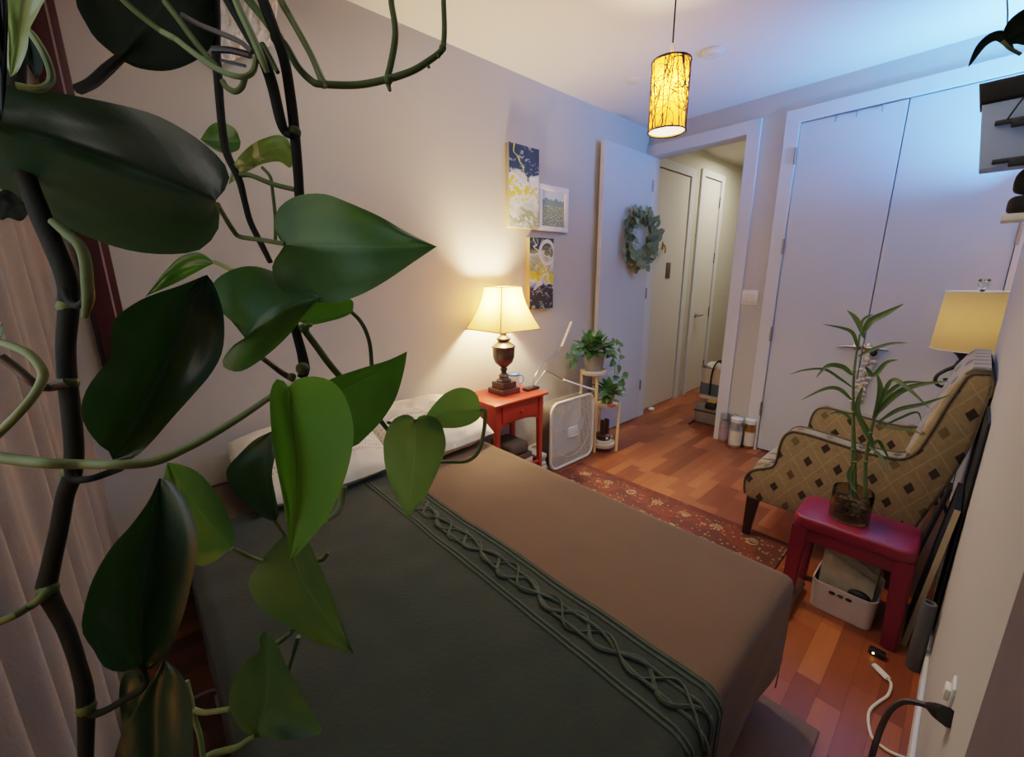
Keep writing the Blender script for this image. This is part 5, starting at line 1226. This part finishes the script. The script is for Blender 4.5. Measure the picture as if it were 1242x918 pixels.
b = NB(); node(b, 369, 398, .40, 6); tube(b, [D(367, 404, .40), D(372, 396, .40), D(378, 394, .40)], 2.6 / F * .4, 8, 3); obj('leaf_bud', b, M['leafO'], v2)
stem('petiole', [(233, 860, .40), (246, 864, .40), (258, 863, .40), (278, 860, .40)], 3, 'stemG')
stem('petiole', [(226, 826, .40), (230, 845, .40), (236, 872, .40), (243, 895, .40), (248, 935, .40)], [3, 3.4, 3, 3, 3], 'stemG')
stem('petiole', [(235, 935, .41), (252, 917, .41), (270, 911, .41), (288, 906, .41), (300, 898, .405), (311, 892, .40)], [4, 3.6, 3.6, 3.6, 3.2, 3], 'stemG')
stem('petiole', [(332, 782, .42), (342, 776, .41), (354, 766, .40)], 2.8, 'stemG'); stem('petiole', [(349, 815, .43), (355, 795, .42), (362, 772, .41)], 2.6, 'stemG')
stem('petiole', [(380, 690, .41), (386, 680, .41), (392, 678, .41), (398, 670, .41)], [2.4, 3, 3, 1.8], 'stemG')
stem('petiole', [(395, 632, .36), (408, 622, .38), (414, 608, .39), (416, 590, .39)], [3, 4, 4.5, 5], 'stemG', v2)
# ---------------------------------------------------------------- leaves
def leaf(base, tip, left, right, d0, d1, m, mid=(), fold=.0, roll=.0, wave=.0, curl=.0, petiole=None, N=26, K=7, seed=0, pm='stemM', dm=0.0, parent=None):
    """a leaf blade from base to tip: two half blades folded at the midrib, rolled, waved and curled in depth"""
    mp = [Vector((*base, 0))] + [Vector((*p, 0)) for p in mid] + [Vector((*tip, 0))]
    def resample(pts, n):
        q = spline(pts, 10) if len(pts) > 2 else [pts[0].lerp(pts[1], i / 20) for i in range(21)]
        L = [0]
        for a, c in zip(q, q[1:]): L.append(L[-1] + (c - a).length)
        out = []; j = 0
        for i in range(n + 1):
            s = L[-1] * i / n
            while j < len(L) - 2 and L[j + 1] < s: j += 1
            f_ = (s - L[j]) / max(1e-9, L[j + 1] - L[j]); out.append(q[j].lerp(q[j + 1], min(1, f_)))
        return out
    B, T = Vector((*base, 0)), Vector((*tip, 0)); size = (T - B).length
    mr = resample(mp, N); lf = resample([B] + [Vector((*p, 0)) for p in left] + [T], N); rt = resample([B] + [Vector((*p, 0)) for p in right] + [T], N)
    sc = size / F * .4
    def f(u, v):
        i = min(int(round(u * N)), N); s = 2 * v - 1; e = lf[i] if s < 0 else rt[i]
        a = abs(s); p = mr[i].lerp(e, a); w = min(1, (e - mr[i]).length / (size * .3))
        t_ = u
        d = d0 + (d1 - d0) * t_ + dm * math.sin(PI * t_) + sc * (fold * a * w + roll * s * w + wave * math.sin(u * 7 + seed + s) * a * a * w + curl * max(0, u - .6) ** 2 * 3)
        d += sc * .03 * nz(u * 3 + seed, s * 2, seed)
        return D(p.x, p.y, d)
    b = NB(); grid(b, f, N, K * 2)
    o = obj('leaf', b, M[m], parent or plant, auto=180)
    if petiole:
        q = [D(*p) for p in petiole[0]]; bb = NB(); tube(bb, q, [r / F * p[2] for r, p in zip(petiole[1], petiole[0])] , 8, 5); obj('petiole', bb, M[pm], o)
    return o
# big leaf reaching in from the left edge
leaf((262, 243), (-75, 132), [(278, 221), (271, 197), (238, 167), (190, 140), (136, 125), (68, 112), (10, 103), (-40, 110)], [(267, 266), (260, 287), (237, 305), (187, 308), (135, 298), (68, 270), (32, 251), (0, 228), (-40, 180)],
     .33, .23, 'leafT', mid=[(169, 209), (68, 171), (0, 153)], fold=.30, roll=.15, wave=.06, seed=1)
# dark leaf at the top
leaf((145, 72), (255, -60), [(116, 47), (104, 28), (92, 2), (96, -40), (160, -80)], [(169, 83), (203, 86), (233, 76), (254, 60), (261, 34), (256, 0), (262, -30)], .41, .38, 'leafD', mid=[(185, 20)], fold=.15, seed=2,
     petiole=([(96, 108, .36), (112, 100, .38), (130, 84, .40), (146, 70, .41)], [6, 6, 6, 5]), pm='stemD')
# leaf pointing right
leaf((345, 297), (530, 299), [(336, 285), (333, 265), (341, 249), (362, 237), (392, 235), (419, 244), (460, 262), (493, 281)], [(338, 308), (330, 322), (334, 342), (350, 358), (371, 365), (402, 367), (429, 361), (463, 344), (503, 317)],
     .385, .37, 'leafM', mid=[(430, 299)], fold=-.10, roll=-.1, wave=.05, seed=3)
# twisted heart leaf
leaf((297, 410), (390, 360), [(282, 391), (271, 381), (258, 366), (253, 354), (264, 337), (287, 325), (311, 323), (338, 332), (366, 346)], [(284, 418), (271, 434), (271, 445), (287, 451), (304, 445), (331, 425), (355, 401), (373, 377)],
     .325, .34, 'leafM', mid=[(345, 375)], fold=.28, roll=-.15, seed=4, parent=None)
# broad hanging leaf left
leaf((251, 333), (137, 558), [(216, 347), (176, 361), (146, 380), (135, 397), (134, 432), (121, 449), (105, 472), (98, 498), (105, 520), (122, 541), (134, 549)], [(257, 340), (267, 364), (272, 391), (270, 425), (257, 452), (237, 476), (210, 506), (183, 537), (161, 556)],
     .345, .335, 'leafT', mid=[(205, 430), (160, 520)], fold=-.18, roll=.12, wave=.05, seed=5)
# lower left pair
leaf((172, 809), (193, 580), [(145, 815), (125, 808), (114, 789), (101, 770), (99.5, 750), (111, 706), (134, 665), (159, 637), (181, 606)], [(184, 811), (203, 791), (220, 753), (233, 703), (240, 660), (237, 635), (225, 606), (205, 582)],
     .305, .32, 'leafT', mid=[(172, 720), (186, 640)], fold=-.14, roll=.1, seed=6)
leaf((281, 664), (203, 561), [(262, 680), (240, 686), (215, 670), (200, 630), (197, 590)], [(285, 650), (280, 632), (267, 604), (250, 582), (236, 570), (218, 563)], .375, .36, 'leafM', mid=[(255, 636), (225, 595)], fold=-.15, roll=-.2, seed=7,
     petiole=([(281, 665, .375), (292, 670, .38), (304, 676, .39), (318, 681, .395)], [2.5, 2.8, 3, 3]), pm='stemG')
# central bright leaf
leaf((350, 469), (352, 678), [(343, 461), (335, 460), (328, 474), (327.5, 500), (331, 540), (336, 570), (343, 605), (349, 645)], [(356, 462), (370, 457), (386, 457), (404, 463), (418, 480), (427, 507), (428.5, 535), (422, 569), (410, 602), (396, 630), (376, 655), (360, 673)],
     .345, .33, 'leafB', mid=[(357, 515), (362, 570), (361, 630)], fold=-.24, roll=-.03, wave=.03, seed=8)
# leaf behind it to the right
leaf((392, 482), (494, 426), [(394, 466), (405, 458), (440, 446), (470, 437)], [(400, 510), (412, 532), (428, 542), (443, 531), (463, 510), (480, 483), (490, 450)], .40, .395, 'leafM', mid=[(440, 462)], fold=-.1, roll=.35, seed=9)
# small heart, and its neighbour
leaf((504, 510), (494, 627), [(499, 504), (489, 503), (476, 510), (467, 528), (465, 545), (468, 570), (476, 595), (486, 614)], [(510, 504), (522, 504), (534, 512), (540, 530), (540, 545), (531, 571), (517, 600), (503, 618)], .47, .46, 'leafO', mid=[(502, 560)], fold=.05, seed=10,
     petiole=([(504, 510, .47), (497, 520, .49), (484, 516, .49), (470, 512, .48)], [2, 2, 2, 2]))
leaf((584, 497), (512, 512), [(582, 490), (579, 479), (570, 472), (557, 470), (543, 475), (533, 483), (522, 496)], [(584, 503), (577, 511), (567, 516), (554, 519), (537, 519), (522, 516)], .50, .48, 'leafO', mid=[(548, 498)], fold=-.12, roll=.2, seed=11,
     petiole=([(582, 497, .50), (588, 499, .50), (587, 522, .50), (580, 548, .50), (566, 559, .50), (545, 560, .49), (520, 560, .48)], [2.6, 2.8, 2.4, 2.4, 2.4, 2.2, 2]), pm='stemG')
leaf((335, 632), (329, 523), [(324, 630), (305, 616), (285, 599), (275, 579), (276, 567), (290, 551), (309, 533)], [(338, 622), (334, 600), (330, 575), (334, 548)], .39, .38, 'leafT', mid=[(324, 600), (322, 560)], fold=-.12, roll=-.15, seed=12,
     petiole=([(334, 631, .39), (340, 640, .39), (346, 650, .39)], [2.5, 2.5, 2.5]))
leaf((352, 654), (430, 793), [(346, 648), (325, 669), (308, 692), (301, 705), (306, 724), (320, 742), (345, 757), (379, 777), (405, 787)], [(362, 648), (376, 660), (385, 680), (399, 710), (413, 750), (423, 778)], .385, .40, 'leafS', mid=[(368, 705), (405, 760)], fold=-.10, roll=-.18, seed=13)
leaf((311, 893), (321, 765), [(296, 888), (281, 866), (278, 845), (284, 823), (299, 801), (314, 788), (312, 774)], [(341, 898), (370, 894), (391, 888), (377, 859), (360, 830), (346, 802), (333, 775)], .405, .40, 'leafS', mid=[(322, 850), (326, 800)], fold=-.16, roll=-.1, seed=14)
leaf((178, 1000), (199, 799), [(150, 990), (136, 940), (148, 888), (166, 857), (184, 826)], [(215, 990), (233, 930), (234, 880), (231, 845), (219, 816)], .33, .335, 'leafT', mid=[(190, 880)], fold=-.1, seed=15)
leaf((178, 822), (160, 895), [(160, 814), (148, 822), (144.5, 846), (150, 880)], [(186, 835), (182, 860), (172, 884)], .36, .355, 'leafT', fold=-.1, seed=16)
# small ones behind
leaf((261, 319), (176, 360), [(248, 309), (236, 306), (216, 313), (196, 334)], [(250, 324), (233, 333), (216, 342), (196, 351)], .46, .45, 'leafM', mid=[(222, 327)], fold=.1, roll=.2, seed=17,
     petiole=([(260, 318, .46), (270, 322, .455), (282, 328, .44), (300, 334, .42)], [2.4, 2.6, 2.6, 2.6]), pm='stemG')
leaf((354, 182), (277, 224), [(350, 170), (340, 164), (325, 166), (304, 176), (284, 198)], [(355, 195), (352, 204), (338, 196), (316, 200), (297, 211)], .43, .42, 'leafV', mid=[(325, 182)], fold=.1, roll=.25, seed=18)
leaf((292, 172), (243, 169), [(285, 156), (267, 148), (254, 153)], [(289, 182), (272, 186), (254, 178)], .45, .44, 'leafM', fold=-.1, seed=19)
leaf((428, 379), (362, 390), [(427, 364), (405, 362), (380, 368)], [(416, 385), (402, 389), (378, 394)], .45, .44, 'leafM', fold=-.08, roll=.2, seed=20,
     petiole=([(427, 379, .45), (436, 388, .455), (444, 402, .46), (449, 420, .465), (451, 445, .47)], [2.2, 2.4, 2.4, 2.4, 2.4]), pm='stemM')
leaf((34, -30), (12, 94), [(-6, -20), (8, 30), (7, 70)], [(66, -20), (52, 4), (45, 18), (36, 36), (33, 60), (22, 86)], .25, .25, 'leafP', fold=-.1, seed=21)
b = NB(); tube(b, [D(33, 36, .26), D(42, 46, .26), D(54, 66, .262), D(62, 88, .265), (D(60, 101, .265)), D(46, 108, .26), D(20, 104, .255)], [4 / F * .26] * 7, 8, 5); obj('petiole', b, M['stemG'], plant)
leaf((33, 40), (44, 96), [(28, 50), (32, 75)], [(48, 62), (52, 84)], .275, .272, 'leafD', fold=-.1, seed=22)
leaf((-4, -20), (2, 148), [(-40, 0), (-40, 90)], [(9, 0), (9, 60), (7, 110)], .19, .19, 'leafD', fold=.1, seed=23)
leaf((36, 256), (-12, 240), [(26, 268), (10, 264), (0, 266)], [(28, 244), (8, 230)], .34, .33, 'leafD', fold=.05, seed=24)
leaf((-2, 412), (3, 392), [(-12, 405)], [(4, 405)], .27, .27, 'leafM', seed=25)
# ================================================================ LIGHT
def lamp(name, kind, loc, energy, col, size=.1, rot_to=None, **k):
    l = bpy.data.lights.new(name, kind); l.energy = energy; l.color = col
    if kind == 'AREA': l.size = size; 
    elif kind in ('POINT', 'SPOT'): l.shadow_soft_size = size
    for a, v in k.items(): setattr(l, a, v)
    o = bpy.data.objects.new(name, l); COL.objects.link(o); o.location = loc
    if rot_to is not None: o.rotation_euler = (Vector(rot_to) - Vector(loc)).to_track_quat('-Z', 'Y').to_euler()
    return o
lamp('table_lamp_light', 'POINT', (lc.x, lc.y, 1.25), 62, (1, .75, .46), .05)
lamp('pendant_light', 'POINT', (pc.x, pc.y, zb + .16), 13, (1, .76, .46), .03)
lamp('pendant_down_light', 'SPOT', (pc.x, pc.y, zb - .004), 34, (1, .85, .66), .06, (pc.x, pc.y, 0), spot_size=2.3, spot_blend=.6)
lamp('scroll_lamp_light', 'POINT', (lx, LY, 1.16), .9, (1, .80, .50), .03)
lamp('hall_light', 'AREA', (-1.75, 5.2, 2.66), 12, (1, .92, .80), .5, (-1.75, 5.2, 0))
lamp('window_light', 'AREA', (-.75, -.30, 1.75), 4.0, (.66, .82, 1), .9, (-.75, 1, 1.9))
lamp('recess_window_light', 'AREA', (.295, 3.47, 2.05), 34, (.085, .32, 1), .3, (-.5, 3.42, 2.95), shape='RECTANGLE', size_y=.75, spread=2.0)
lamp('room_fill_light', 'AREA', (-1.0, 1.2, 2.64), 10, (1, .93, .86), 1.6, (-1.0, 1.6, 0))  # added fill panel under the ceiling, out of view, no fitting there
w = bpy.data.worlds.new('dusk'); S.world = w; w.use_nodes = True; bg = w.node_tree.nodes['Background']
sky = w.node_tree.nodes.new('ShaderNodeTexSky'); sky.sky_type = 'PREETHAM' if False else 'NISHITA'; sky.sun_disc = False; sky.sun_elevation = math.radians(2); sky.sun_rotation = 2.5
w.node_tree.links.new(sky.outputs[0], bg.inputs[0]); bg.inputs[1].default_value = .25
S.view_settings.view_transform = 'Filmic'; S.view_settings.look = 'Medium Contrast'; S.view_settings.exposure = 0.5
